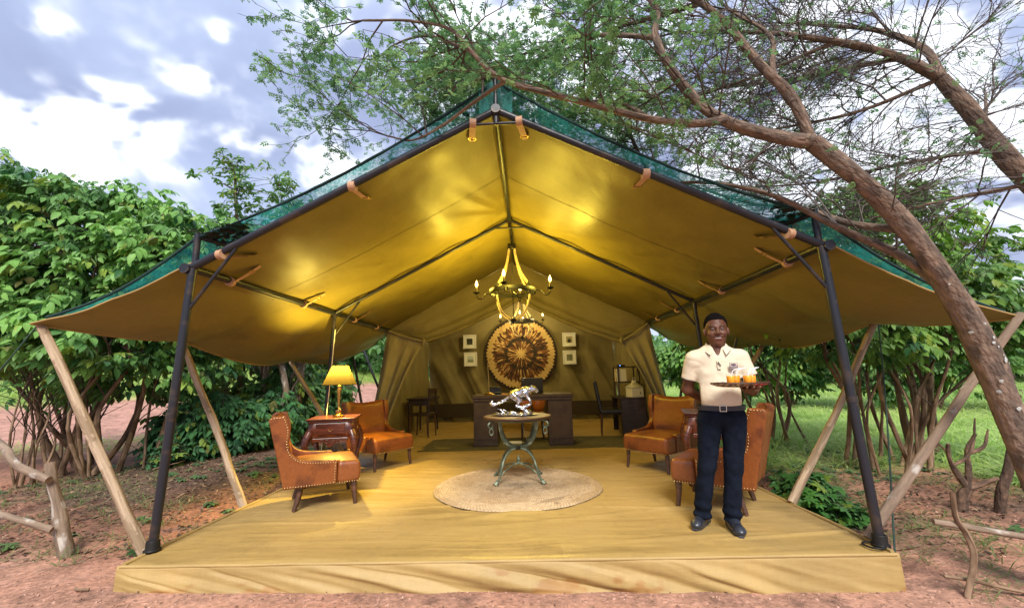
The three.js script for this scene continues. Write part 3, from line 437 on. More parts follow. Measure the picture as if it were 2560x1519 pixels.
// ================================================================== leather armchairs
const nails = (pts, r = 0.0075) => pts.map((p) => new THREE.SphereGeometry(r, 6, 4).translate(p[0], p[1], p[2]));
function along(pts, step) { const c = new THREE.CatmullRomCurve3(pts.map((p) => V(...p)), false, 'centripetal'), n = Math.max(2, Math.round(c.getLength() / step)); return c.getSpacedPoints(n).map((p) => p.toArray()); }
const CHAIR_GROUP = 'caramel leather armchairs with brass nailheads';
function makeArmchair() {
  const t = thing('leather_armchair', 'caramel leather armchair at the left front, its nailed side panel towards us', 'armchair', [0, 0, 0], 0, CHAIR_GROUP);
  // seat: wide in front of the arms, narrower between them, crowned
  const rb = (x, y, z, c, h, r) => { const qx = Math.abs(x - c[0]) - h[0] + r, qy = Math.abs(y - c[1]) - h[1] + r, qz = Math.abs(z - c[2]) - h[2] + r; return Math.hypot(Math.max(qx, 0), Math.max(qy, 0), Math.max(qz, 0)) + Math.min(0, Math.max(qx, qy, qz)) - r; };
  part('seat', nets((x, y, z) => { const crown = 0.03 * (1 - (x / 0.4) ** 2) * (1 - ((z + 0.02) / 0.44) ** 2), yy = y - crown * sstep(0.3, 0.42, y), puff = 0.014 * Math.cos((y - 0.32) * 14) * sstep(0.2, 0.36, z); return Math.min(rb(x, yy, z - puff, [0, 0.322, 0.265], [0.372, 0.105, 0.125], 0.045), rb(x, yy, z, [0, 0.32, -0.03], [0.3, 0.105, 0.3], 0.03)); }, [-0.42, 0.19, -0.36], [0.42, 0.48, 0.44], 0.013), leather, t);
  // back: reclined, dished slab; its top edge dips in the middle
  const back = sheet(28, 26, (u, v) => { const a = u * Math.PI * 2, ca = Math.cos(a), sa = Math.sin(a), hx = 0.335, hz = 0.062, x = Math.sign(ca) * Math.abs(ca) ** 0.45 * hx, zz = Math.sign(sa) * Math.abs(sa) ** 0.6 * hz; const e = v < 0.08 ? v / 0.08 : v > 0.92 ? (1 - v) / 0.08 : 1, rr = Math.sqrt(1 - (1 - e) ** 2) || 0.001; const y = lerp(0.24, 0.875, v), top = 0.035 * (x / hx) ** 2 * sstep(0.5, 1, v); const wid = 1 + 0.07 * (y - 0.24) / 0.6; return [x * lerp(0.86, 1, rr) * wid, y + top, -0.335 - 0.27 * (y - 0.24) - 0.03 + zz * Math.max(rr, 0.05) * (1 + 0.25 * sstep(0.42, 0.5, y) * sstep(0.7, 0.5, y) * (zz > 0 ? 1 : 0)) + 0.05 * (x / hx) ** 2]; }, 1.4, 0.6);
  part('backrest', back, leather, t);
  // sides: winged at the top, cut in at the waist, running forward as a low arm
  const rear = [[-0.405, 0.22], [-0.46, 0.42], [-0.52, 0.64], [-0.585, 0.875]], frontC = spline([[-0.42, 0.905, 0], [-0.40, 0.86, 0], [-0.365, 0.75, 0], [-0.372, 0.64, 0], [-0.335, 0.545, 0], [-0.235, 0.485, 0], [-0.06, 0.462, 0], [0.12, 0.452, 0]], 26).map((p) => [p.x, p.y]);
  const prof = [...rear, [-0.55, 0.905], ...frontC, [0.138, 0.436], [0.138, 0.222]];
  for (const s of [-1, 1]) {
    const g = boxUV(extrude(prof, 0.075, 0.016, 3)); // shape in (x = forward, y); turn so that forward is z
    g.rotateY(-Math.PI / 2); warp(g, (x, y, z) => [x + s * (0.328 + 0.045 * (y - 0.22) / 0.65) - s * 0.03 * sstep(-0.05, 0.14, z) * 0, y, z]);
    const sp = part('side_panel', g, leather, t);
    const xo = (y) => s * (0.328 + 0.045 * (y - 0.22) / 0.65 + 0.038);
    const inset = frontC.map(([z, y], i) => { const a = frontC[Math.max(0, i - 1)], b = frontC[Math.min(frontC.length - 1, i + 1)], tx = b[0] - a[0], ty = b[1] - a[1], l = Math.hypot(tx, ty) || 1; return [z + ty / l * 0.024, y - tx / l * 0.024]; });
    const pts = [...along(inset.map(([z, y]) => [xo(y), y, z]), 0.027), ...along([[xo(0.42), 0.42, 0.115], [xo(0.24), 0.24, 0.115]], 0.027), ...along([[xo(0.24), 0.24, -0.39], [xo(0.235), 0.235, -0.1], [xo(0.235), 0.235, 0.1]], 0.027), ...along([[xo(0.87), 0.885, -0.56], [xo(0.88), 0.89, -0.45]], 0.027)];
    part('nailheads', nails(pts), nailBrass, sp, { kind: 'stuff' });
  }
  part('nailheads', nails([...along([[-0.34, 0.232, 0.392], [0.34, 0.232, 0.392]], 0.028), ...along([[0.374, 0.232, 0.17], [0.374, 0.232, 0.36]], 0.028), ...along([[-0.374, 0.232, 0.17], [-0.374, 0.232, 0.36]], 0.028)]), nailBrass, t, { kind: 'stuff' });
  for (const [x, z, dz, dx] of [[0.325, 0.335, 0.02, 0.015], [-0.325, 0.335, 0.02, -0.015], [0.28, -0.24, -0.05, 0.01], [-0.28, -0.24, -0.05, -0.01]])
    part('leg', tube(spline([[x, 0.235, z], [x + dx * 0.2, 0.14, z + dz * 0.1], [x + dx, 0, z + dz]], 6), (k) => lerp(0.04, 0.023, k), 4), legWood, t);
  return t;
}
const armchair = makeArmchair();
armchair.scale.set(0.88, 1.0, 0.86); armchair.position.set(-1.985, FLOOR, -4.58); armchair.rotation.y = 119 * D2R;
copyOf(armchair, 'caramel leather armchair behind the carved left side table, facing inward', [-1.97, FLOOR, -6.32], 54 * D2R, CHAIR_GROUP);
copyOf(armchair, 'caramel leather armchair at the rear right, half hidden by the standing man', [1.90, FLOOR, -5.88], -50 * D2R, CHAIR_GROUP);
copyOf(armchair, 'caramel leather armchair directly behind the standing man', [1.965, FLOOR, -4.29], -124 * D2R, CHAIR_GROUP);

// ================================================================== carved side tables with cabriole legs
function makeSideTable() {
  const t = thing('side_table', 'carved mahogany side table with cabriole legs carrying the lamp', 'side table', [0, 0, 0], 0, 'carved mahogany side tables');
  const w = 0.56;
  part('table_top', [box(w, 0.022, w, 0, 0.765, 0, 0.008), box(w - 0.03, 0.02, w - 0.03, 0, 0.743, 0, 0.009)], mahogany, t);
  // swelling drawer case
  const side = sheet(60, 16, (u, v) => { const a = u * Math.PI * 2, c = Math.cos(a), s = Math.sin(a), q = 1 / Math.max(Math.abs(c), Math.abs(s)), h = (w / 2 - 0.04) * (1 + 0.10 * Math.sin(Math.PI * v * 0.95)); const k = Math.min(q, 1.40); return [c * k * h, lerp(0.735, 0.545, v), s * k * h]; }, 2, 0.2);
  part('drawer_case', side, mahogany, t);
  for (let f = 0; f < 4; f++) {
    const m = (g) => g.rotateY(f * Math.PI / 2);
    const dr = part('drawer', [m(box(0.33, 0.125, 0.02, 0, 0.655, w / 2 - 0.02, 0.008))], mahogany, t);
    part('handle', [m(new THREE.TorusGeometry(0.022, 0.004, 6, 14, Math.PI).rotateX(Math.PI).translate(0, 0.655, w / 2 - 0.004))], brass, dr);
    // carved apron with scrolls
    const ap = []; for (let i = 0; i <= 20; i++) { const x = lerp(-0.2, 0.2, i / 20); ap.push([x, 0.49 - 0.03 * Math.cos(x * 31) * Math.exp(-((x / 0.17) ** 2)) - 0.02 * Math.cos(x * 15)]); }
    part('carved_apron', [m(boxUV(extrude([[0.2, 0.55], [-0.2, 0.55], ...ap], 0.024, 0.006)).translate(0, 0, w / 2 - 0.03)), ...[-0.09, -0.035, 0.035, 0.09].map((x) => m(new THREE.TorusGeometry(0.018, 0.007, 6, 14).translate(x, 0.51, w / 2 - 0.015)))], mahogany, t);
  }
  for (const [sx, sz] of [[1, 1], [1, -1], [-1, 1], [-1, -1]]) {
    const o = (r, y) => [sx * r, y, sz * r];
    const leg = part('leg', tube(spline([o(0.235, 0.62), o(0.265, 0.54), o(0.275, 0.46), o(0.25, 0.34), o(0.222, 0.2), o(0.215, 0.1), o(0.235, 0.045), o(0.262, 0.03)], 22), (k) => lerp(0.046, 0.018, sstep(0, 0.75, k)) + 0.008 * sstep(0.85, 1, k), 10), mahogany, t);
    part('foot', [new THREE.SphereGeometry(0.034, 12, 8).scale(1, 0.85, 1).translate(sx * 0.258, 0.029, sz * 0.258)], mahogany, leg);
  }
  return t;
}
const sideTable = makeSideTable(); sideTable.position.set(-2.25, FLOOR, -5.42); sideTable.rotation.y = 14 * D2R;
copyOf(sideTable, 'carved dark side table mostly hidden between the two right armchairs', [2.25, FLOOR, -5.08], -16 * D2R, 'carved mahogany side tables');

// ================================================================== table lamp
{
  const y0 = FLOOR + 0.776, t = thing('table_lamp', 'lit brass table lamp with cream cone shade on the left side table', 'lamp', [-2.20, y0, -5.40]);
  part('base', lathe([[0, 0], [0.068, 0], [0.068, 0.014], [0.058, 0.026], [0.03, 0.04], [0.028, 0.055], [0.044, 0.075], [0.02, 0.095], [0.014, 0.12]], 28), brass, t);
  part('column', lathe([[0.014, 0.12], [0.017, 0.2], [0.027, 0.32], [0.03, 0.34], [0.018, 0.355], [0.026, 0.37], [0.02, 0.385], [0.008, 0.40]], 24), brass, t);
  part('lamp_shade', lathe([[0.205, 0.395], [0.098, 0.635]], 40), phys([0.034, 0.025, 0.0125], 1, { transmission: 0.35, thickness: 0, ior: 1.1, specularIntensity: 0 }), t);
  part('shade_trim', [new THREE.TorusGeometry(0.205, 0.004, 6, 48).rotateX(Math.PI / 2).translate(0, 0.395, 0), new THREE.TorusGeometry(0.098, 0.004, 6, 40).rotateX(Math.PI / 2).translate(0, 0.635, 0)], std([0.06, 0.03, 0.01], 0.8), t);
  part('harp', tube([[0, 0.39, 0], [0.05, 0.45, 0], [0.05, 0.56, 0], [0, 0.62, 0], [-0.05, 0.56, 0], [-0.05, 0.45, 0], [0, 0.39, 0]], 0.003, 6), brass, t);
  const b = part('bulb', new THREE.SphereGeometry(0.032, 16, 12).translate(0, 0.555, 0), std([0.9, 0.8, 0.5], 0.4, { emissive: lin(1, 0.66, 0.22), emissiveIntensity: 3 }), t);
  const l = new THREE.PointLight(new THREE.Color(1, 0.74, 0.13), 8.5); l.position.set(0, 0.555, 0); l.shadow.radius = 1.4; l.castShadow = true; b.add(l);
}

// ================================================================== jute rug, round table, silver cheetah
const RUG = [0.04, FLOOR + 0.009, -5.02];
{
  const prof = [[0.001, 0.008]], R = 0.92, n = 34; for (let i = 0; i < n; i++) for (let k = 0; k < 4; k++) { const r = (i + k / 4) / n * R; prof.push([r + 0.002, 0.006 + 0.008 * Math.sin((k / 4) * Math.PI)]); } prof.push([R, 0.008], [R + 0.004, 0.002]);
  const jute = tex(1024, 512, (u, v) => { const br = Math.sin(u * 2 * Math.PI * 160 + (Math.floor(v * 34) % 2) * 3), a = pfbm(u, v, 14, 6, 5, 3), st = sstep(0.25, 0.42, pfbm(u, v, 12, 8, 4, 19)); return mul(mix(mix([0.50, 0.365, 0.22], [0.40, 0.275, 0.15], sstep(-0.25, 0.3, a)), [0.2, 0.125, 0.065], 0.55 * st), 0.92 + 0.16 * br * 0.6 + 0.35 * pfbm(u, v, 220, 70, 2, 8)); });
  const juteB = tex(1024, 512, (u, v) => 0.5 + 0.3 * Math.sin(u * 2 * Math.PI * 160 + (Math.floor(v * 34) % 2) * 3) + 0.4 * pfbm(u, v, 200, 60, 2, 4), { srgb: false });
  const g = lathe(prof, 160); warp(g, (x, y, z) => { const a = Math.atan2(z, x), k = 1 + 0.012 * Math.sin(a * 3 + 1) + 0.006 * Math.sin(a * 7); return [x * k, y + 0.004 * fbm(x * 4, z * 4, 2, 3), z * k]; });
  const m = single('jute_rug', g, std(null, 0.95, { map: jute, bumpMap: juteB, bumpScale: 0.006 }), 'round braided jute rug on the canvas floor under the round table', 'rug'); m.position.set(...RUG);
}
const TBL = [0.055, FLOOR + 0.018, -5.25];
const patina = std(null, 0.55, { metalness: 0.35, map: tex(256, 256, (u, v) => mix([0.09, 0.115, 0.075], [0.24, 0.28, 0.19], sstep(-0.1, 0.3, pfbm(u, v, 10, 14, 5, 6)))) });
{
  const t = thing('round_table', 'round wooden table on curved green iron legs with hanging rings', 'table', TBL, 4 * D2R), H = 0.735;
  part('table_top', lathe([[0, H - 0.03], [0.36, H - 0.03], [0.405, H - 0.022], [0.412, H - 0.008], [0.405, H], [0.39, H + 0.003], [0, H + 0.003]], 72), phys(null, 0.45, { map: woodMap([0.05, 0.02, 0.011], [0.11, 0.048, 0.023], 51, 5, 40), clearcoat: 0.15, clearcoatRoughness: 0.3 }), t);
  part('apron_ring', new THREE.TorusGeometry(0.30, 0.012, 8, 60).rotateX(Math.PI / 2).translate(0, H - 0.042, 0), patina, t);
  for (let q = 0; q < 4; q++) {
    const a = Math.PI / 4 + q * Math.PI / 2 + (q % 2 ? 0.06 : -0.06), ca = Math.cos(a), sa = Math.sin(a), pt = (r, y) => [ca * r, y, sa * r];
    const leg = part('leg', [0.0, 1].map((k) => tube(spline([pt(0.30 - 0.02 * k, H - 0.04), pt(0.285 - 0.022 * k, 0.60), pt(0.235 - 0.02 * k, 0.48), pt(0.14, 0.395 + 0.012 * k), pt(0.03, 0.372 + 0.01 * k)], 22), 0.0125, 8)).concat(tube(spline([pt(0.02, 0.362), pt(0.13, 0.345), pt(0.22, 0.27), pt(0.27, 0.16), pt(0.305, 0.07), pt(0.345, 0.02)], 26), (k) => 0.0145 - 0.003 * k, 8)), patina, t);
    part('hoof_foot', [tube([pt(0.335, 0.04), pt(0.368, 0.004)], [0.017, 0.032], 10), new THREE.TorusGeometry(0.019, 0.006, 6, 14).rotateX(Math.PI / 2).translate(ca * 0.332, 0.05, sa * 0.332)], patina, leg);
    part('stretcher', tube(spline([pt(0.302, 0.085), pt(0.22, 0.135), pt(0.11, 0.175), pt(0, 0.19)], 16), 0.0085, 8), patina, t);
  }
  part('collar', [new THREE.TorusGeometry(0.036, 0.014, 8, 20).rotateX(Math.PI / 2).translate(0, 0.367, 0)], blackIron, t);
  part('finial', lathe([[0, 0.18], [0.02, 0.185], [0.026, 0.2], [0.012, 0.212], [0.024, 0.228], [0.028, 0.24], [0.012, 0.256], [0.006, 0.275], [0.0, 0.29]], 16), patina, t);
  for (const s of [-1, 1]) {
    const rg = part('ring_holder', [tube(spline([[s * 0.27, H - 0.04, 0.16], [s * 0.325, H - 0.055, 0.2], [s * 0.345, H - 0.085, 0.215], [s * 0.325, H - 0.115, 0.2], [s * 0.295, H - 0.105, 0.18], [s * 0.295, H - 0.075, 0.18]], 20), 0.0115, 8)], patina, t);
    part('hanging_ring', [new THREE.TorusGeometry(0.026, 0.007, 8, 20).scale(0.8, 1.35, 1).translate(s * 0.31, H - 0.155, 0.2)], patina, rg);
  }
}
{
  // silver sculpture: a cheetah in full stride above waves of ground
  const t = thing('cheetah_sculpture', 'silver running cheetah sculpture on the round table', 'sculpture', [TBL[0] - 0.02, TBL[1] + 0.739, TBL[2] + 0.02], -2 * D2R);
  const pit = (x, y, z, k) => 0.007 * (1 - 2.6 * Math.abs(fbm(x * 16 + 0.6 * y * 20, y * 18 - x * 6, z * 20 + k, 2)));
  const cat = (x, y, z) => {
    const az = Math.abs(z); let d = cone(x, y, z, [-0.03, 0.245, 0], [0.12, 0.272, 0], 0.047, 0.058);
    d = smin(d, cone(x, y, z, [0.12, 0.275, 0], [0.205, 0.30, 0], 0.052, 0.034), 0.03);
    d = smin(d, ell(x, y, z, [0.225, 0.305, 0], [0.042, 0.036, 0.034]), 0.02); d = smin(d, cone(x, y, z, [0.24, 0.295, 0], [0.268, 0.283, 0], 0.025, 0.017), 0.014);
    d = smin(d, ell(x, y, az, [0.205, 0.337, 0.022], [0.012, 0.014, 0.008]), 0.008);
    d = smin(d, cone(x, y, z, [0.245, 0.278, 0], [0.262, 0.268, 0], 0.014, 0.011), 0.006);
    d = smin(d, cone(x, y, z, [-0.05, 0.24, 0], [-0.16, 0.16, 0], 0.022, 0.013), 0.02); d = smin(d, cone(x, y, z, [-0.16, 0.16, 0], [-0.27, 0.128, 0], 0.013, 0.012), 0.012); d = smin(d, cone(x, y, z, [-0.27, 0.128, 0], [-0.295, 0.155, 0], 0.012, 0.013), 0.01); d = smin(d, cone(x, y, z, [-0.295, 0.155, 0], [-0.275, 0.175, 0], 0.013, 0.011), 0.01);
    d = smin(d, cone(x, y, az, [-0.02, 0.235, 0.03], [0.055, 0.175, 0.042], 0.04, 0.024), 0.02); d = smin(d, cone(x, y, az, [0.055, 0.175, 0.042], [0.02, 0.11, 0.04], 0.02, 0.012), 0.01); d = smin(d, cone(x, y, az, [0.02, 0.11, 0.04], [0.10, 0.085, 0.04], 0.012, 0.013), 0.01);
    d = smin(d, cone(x, y, az, [0.13, 0.25, 0.035], [0.18, 0.175, 0.042], 0.032, 0.018), 0.016); d = smin(d, cone(x, y, az, [0.18, 0.175, 0.042], [0.19, 0.13, 0.038], 0.016, 0.012), 0.008); d = smin(d, cone(x, y, az, [0.19, 0.13, 0.038], [0.11, 0.10, 0.035], 0.012, 0.013), 0.008);
    return d - 0.007 + pit(x, y, z, 1);
  };
  part('body', nets(cat, [-0.33, 0.05, -0.09], [0.32, 0.37, 0.09], 0.0055), chrome, t);
  const wave = (x, y, z) => {
    let d = ell(x, y, z, [-0.015, 0.012, 0], [0.30, 0.016, 0.11]);
    d = smin(d, cone(x, y, z, [0.16, 0.02, 0], [0.07, 0.10, 0.01], 0.05, 0.02), 0.03); d = smin(d, cone(x, y, z, [0.07, 0.10, 0.01], [0.14, 0.12, 0.0], 0.018, 0.01), 0.01);
    for (const [a, b, c, e] of [[-0.12, 0.02, -0.23, 0.10], [-0.18, 0.02, -0.25, 0.05], [-0.05, 0.015, -0.14, 0.07], [0.02, 0.015, -0.06, 0.055], [-0.2, 0.015, -0.29, 0.03], [0.12, 0.02, 0.2, 0.05]]) d = smin(d, cone(x, y, z, [a, b, 0.02], [c, e, 0.0], 0.022, 0.005), 0.02);
    return d + 1.2 * pit(x * 0.7, y, z, 5);
  };
  part('wave_base', nets(wave, [-0.34, -0.006, -0.13], [0.32, 0.14, 0.13], 0.0065), chrome, t);
}

// ================================================================== chandeliers
function makeChandelier() {
  const t = thing('chandelier', 'larger looking front iron chandelier with rope arms and four lit candle bulbs', 'chandelier', [0.02, 2.2, -5.9], 0, 'matching iron and rope chandeliers');
  // y measured from the lower tip; ring at 0.47, hook at 1.36
  const ropeTan = std(null, 0.85, { map: tex(128, 256, (u, v) => mul([0.60, 0.46, 0.27], 0.8 + 0.35 * Math.sin((u * 2 + v * 40) * 6.283) + 0.3 * pfbm(u, v, 10, 30, 3, 4))), bumpMap: tex(128, 256, (u, v) => 0.5 + 0.4 * Math.sin((u * 2 + v * 40) * 6.283), { srgb: false }), bumpScale: 0.004 });
  part('ring_band', lathe([[0.312, 0.44], [0.33, 0.44], [0.33, 0.50], [0.312, 0.50], [0.312, 0.44]], 64), blackIron, t);
  part('hook', [tube(spline([[0, 1.16, 0], [0, 1.28, 0], [0.016, 1.31, 0], [0.016, 1.35, 0], [0, 1.37, 0]], 12), 0.006, 6), ...[1.2, 1.235, 1.27].map((y, i) => new THREE.TorusGeometry(0.016, 0.0045, 6, 12).scale(0.7, 1.2, 1).rotateY(i * 1.57).translate(0, y, 0))], blackIron, t);
  part('top_cap', lathe([[0, 1.165], [0.03, 1.16], [0.055, 1.14], [0.06, 1.125], [0.04, 1.10], [0, 1.10]], 20), blackIron, t);
  part('lower_hub', lathe([[0, 0.0], [0.012, 0.012], [0.006, 0.028], [0.03, 0.05], [0.045, 0.07], [0.03, 0.09], [0, 0.095]], 20), blackIron, t);
  for (let q = 0; q < 4; q++) {
    const a = 0.18 + q * Math.PI / 2, b = a + 0.55, ca = Math.cos(a), sa = Math.sin(a), cb = Math.cos(b), sb = Math.sin(b);
    part('rope_strut', tube(spline([[cb * 0.045, 1.13, sb * 0.045], [cb * 0.085, 0.95, sb * 0.085], [cb * 0.16, 0.74, sb * 0.16], [cb * 0.30, 0.53, sb * 0.30]], 16), 0.0155, 10), ropeTan, t);
    part('rope_strut', tube(spline([[cb * 0.318, 0.43, sb * 0.318], [cb * 0.30, 0.30, sb * 0.30], [cb * 0.21, 0.15, sb * 0.21], [cb * 0.06, 0.075, sb * 0.06]], 14), 0.0135, 10), ropeTan, t);
    for (const g of [tube([[cb * 0.047, 1.16, sb * 0.047], [cb * 0.058, 1.085, sb * 0.058]], 0.024, 10), tube([[cb * 0.292, 0.55, sb * 0.292], [cb * 0.322, 0.50, sb * 0.322]], 0.022, 10), tube([[cb * 0.322, 0.43, sb * 0.322], [cb * 0.319, 0.395, sb * 0.319]], 0.021, 10)]) part('rope_cap', g, blackIron, t);
    const arm = part('arm', [tube(spline([[ca * 0.04, 0.47, sa * 0.04], [ca * 0.33, 0.47, sa * 0.33], [ca * 0.40, 0.46, sa * 0.40], [ca * 0.44, 0.405, sa * 0.44], [ca * 0.50, 0.395, sa * 0.50], [ca * 0.535, 0.44, sa * 0.535], [ca * 0.535, 0.475, sa * 0.535]], 30), 0.0075, 8)], blackIron, t);
    const at = (g) => g.translate(ca * 0.535, 0, sa * 0.535);
    part('candle_cup', [at(lathe([[0, 0.47], [0.02, 0.47], [0.05, 0.487], [0.052, 0.494], [0.018, 0.488], [0, 0.488]], 20))], blackIron, arm);
    part('candle', [at(lathe([[0, 0.488], [0.0125, 0.488], [0.0125, 0.575], [0, 0.577]], 14))], std([0.10, 0.07, 0.04], 0.6), arm);
    const bulb = part('bulb', [at(lathe([[0.0, 0.577], [0.012, 0.58], [0.0205, 0.603], [0.019, 0.622], [0.009, 0.648], [0.001, 0.672]], 16))], std([0.9, 0.8, 0.6], 0.4, { emissive: lin(1, 0.62, 0.16), emissiveIntensity: 9 }), t);
    const l = new THREE.PointLight(new THREE.Color(1, 0.74, 0.08), 2.0); l.position.set(ca * 0.535, 0.615, sa * 0.535); l.castShadow = true; l.shadow.radius = 0.9; bulb.add(l);
  }
  part('centre_rod', tube([[0, 0.08, 0], [0, 1.12, 0]], 0.006, 8), blackIron, t);
  return t;
}
const chand = makeChandelier();
const chandR = copyOf(chand, 'rear chandelier hanging deeper in the tent before the round hide', [0.07, 2.36, -10.6], 0.12, 'matching iron and rope chandeliers');

chandR.traverse((o) => { if (o.isLight) { o.color.setRGB(1, 0.78, 0.30); o.intensity = 1.5; } });
// ================================================================== back wall: round hide and four framed pictures
{
  const patch = (u, v, seed) => VALS[PERM[(Math.floor(u) & 255) + PERM[(Math.floor(v) + seed) & 255]] & 255];
  const hide = tex(1024, 1024, (u, v) => {
    const x = u * 2 - 1, y = v * 2 - 1, r = Math.hypot(x, y) / 0.985, a = Math.atan2(y, x) / (2 * Math.PI) + 0.5, zig = (n, amp) => amp * (Math.abs(((a * n) % 1) - 0.5) * 4 - 1);
    const jr = r + 0.05 * patch(a * 96, 1, 4), n1 = 1.6 * fbm(a * 88, r * 3.2, 3, 2) + 0.5 * patch(a * 90, jr * 10, 3), n2 = 1.5 * fbm(a * 120, r * 3.4, 9, 2) + 0.6 * patch(a * 150, jr * 13, 9), f = 0.25 * fbm(x * 30, y * 30, 3, 3);
    const cream = [0.47, 0.32, 0.13], brown = [0.055, 0.018, 0.008], tan = [0.17, 0.065, 0.02], dark = [0.014, 0.008, 0.005]; let c;
    if (r + zig(12, 0.05) < 0.13) c = cream;
    else if (r + zig(36, 0.03) < 0.36) c = n1 > 0.5 ? cream : n1 > 0.05 ? tan : n1 > -0.5 ? brown : dark;
    else if (r + zig(40, 0.035) < 0.47) c = n2 > 0.6 ? tan : dark;
    else if (r + zig(44, 0.045) < 0.80) c = n2 > 0.52 ? cream : n2 > 0.0 ? tan : n2 > -0.45 ? brown : dark;
    else if (r + zig(64, 0.025) < 0.965) c = cream; else c = r < 0.97 ? brown : dark;
    return mul(c, 0.9 + f);
  });
  const t = thing('hide_disc', 'big round patchwork cowhide disc hanging on the back wall', 'wall hanging', [0.0, 2.08, BACK + 0.13], 0);
  const face = new THREE.CircleGeometry(0.99, 96); warp(face, (x, y) => { const a = Math.atan2(y, x), k = 1 + 0.012 * Math.cos(a * 16); return [x * k, y * k, 0.018 + 0.006 * fbm(x * 5, y * 5, 1, 3)]; });
  part('hide_patchwork', face, std(null, 0.85, { map: hide }), t);
  part('hide_backing', new THREE.CylinderGeometry(1.005, 1.005, 0.03, 64).rotateX(Math.PI / 2), std([0.03, 0.015, 0.01], 0.9), t);
  const scene4 = [(u, v) => mix([0.06, 0.07, 0.05], [0.02, 0.02, 0.018], sstep(0.2, 0.5, v + 0.4 * fbm(u * 5, v * 5, 1, 3))), (u, v) => (v > 0.5 + 0.1 * fbm(u * 4, 1, 1, 2) ? [0.42, 0.5, 0.55] : mix([0.2, 0.24, 0.2], [0.34, 0.36, 0.3], v)), (u, v) => (Math.hypot(u - 0.5, (v - 0.3) * 0.8) < 0.27 ? [0.02, 0.02, 0.02] : [0.32, 0.28, 0.14]), (u, v) => mix([0.08, 0.09, 0.05], [0.22, 0.22, 0.13], clamp(0.5 + fbm(u * 6, v * 6, 4, 3)))];
  const frames = [[-1.42, 2.45, 'upper left framed print on the back wall, dark picture in a cream mat'], [-1.40, 1.96, 'lower left framed print on the back wall, pale landscape in a cream mat'], [1.36, 2.43, 'upper right framed print on the back wall with a dark figure'], [1.35, 1.94, 'lower right framed print on the back wall in a grey white frame']];
  const frameMat = std([0.62, 0.62, 0.62], 0.45), matB = std([0.70, 0.70, 0.68], 0.9);
  frames.forEach(([x, y, label], i) => {
    const f = thing('picture_frame', label, 'picture', [x, y, BACK + 0.15], 0, 'framed prints beside the round hide'), w = 0.37, h = 0.385, b = 0.04;
    part('frame', [box(w, b, 0.03, 0, h / 2 - b / 2, 0), box(w, b, 0.03, 0, -h / 2 + b / 2, 0), box(b, h - 2 * b, 0.03, -w / 2 + b / 2, 0, 0), box(b, h - 2 * b, 0.03, w / 2 - b / 2, 0, 0)], frameMat, f);
    part('mat_board', box(w - 2 * b, h - 2 * b, 0.01, 0, 0, -0.003, 0.001), matB, f);
    part('print', new THREE.PlaneGeometry(0.165, 0.175).translate(0, 0, 0.0045), std(null, 0.5, { map: tex(64, 64, scene4[i]) }), f);
  });
}

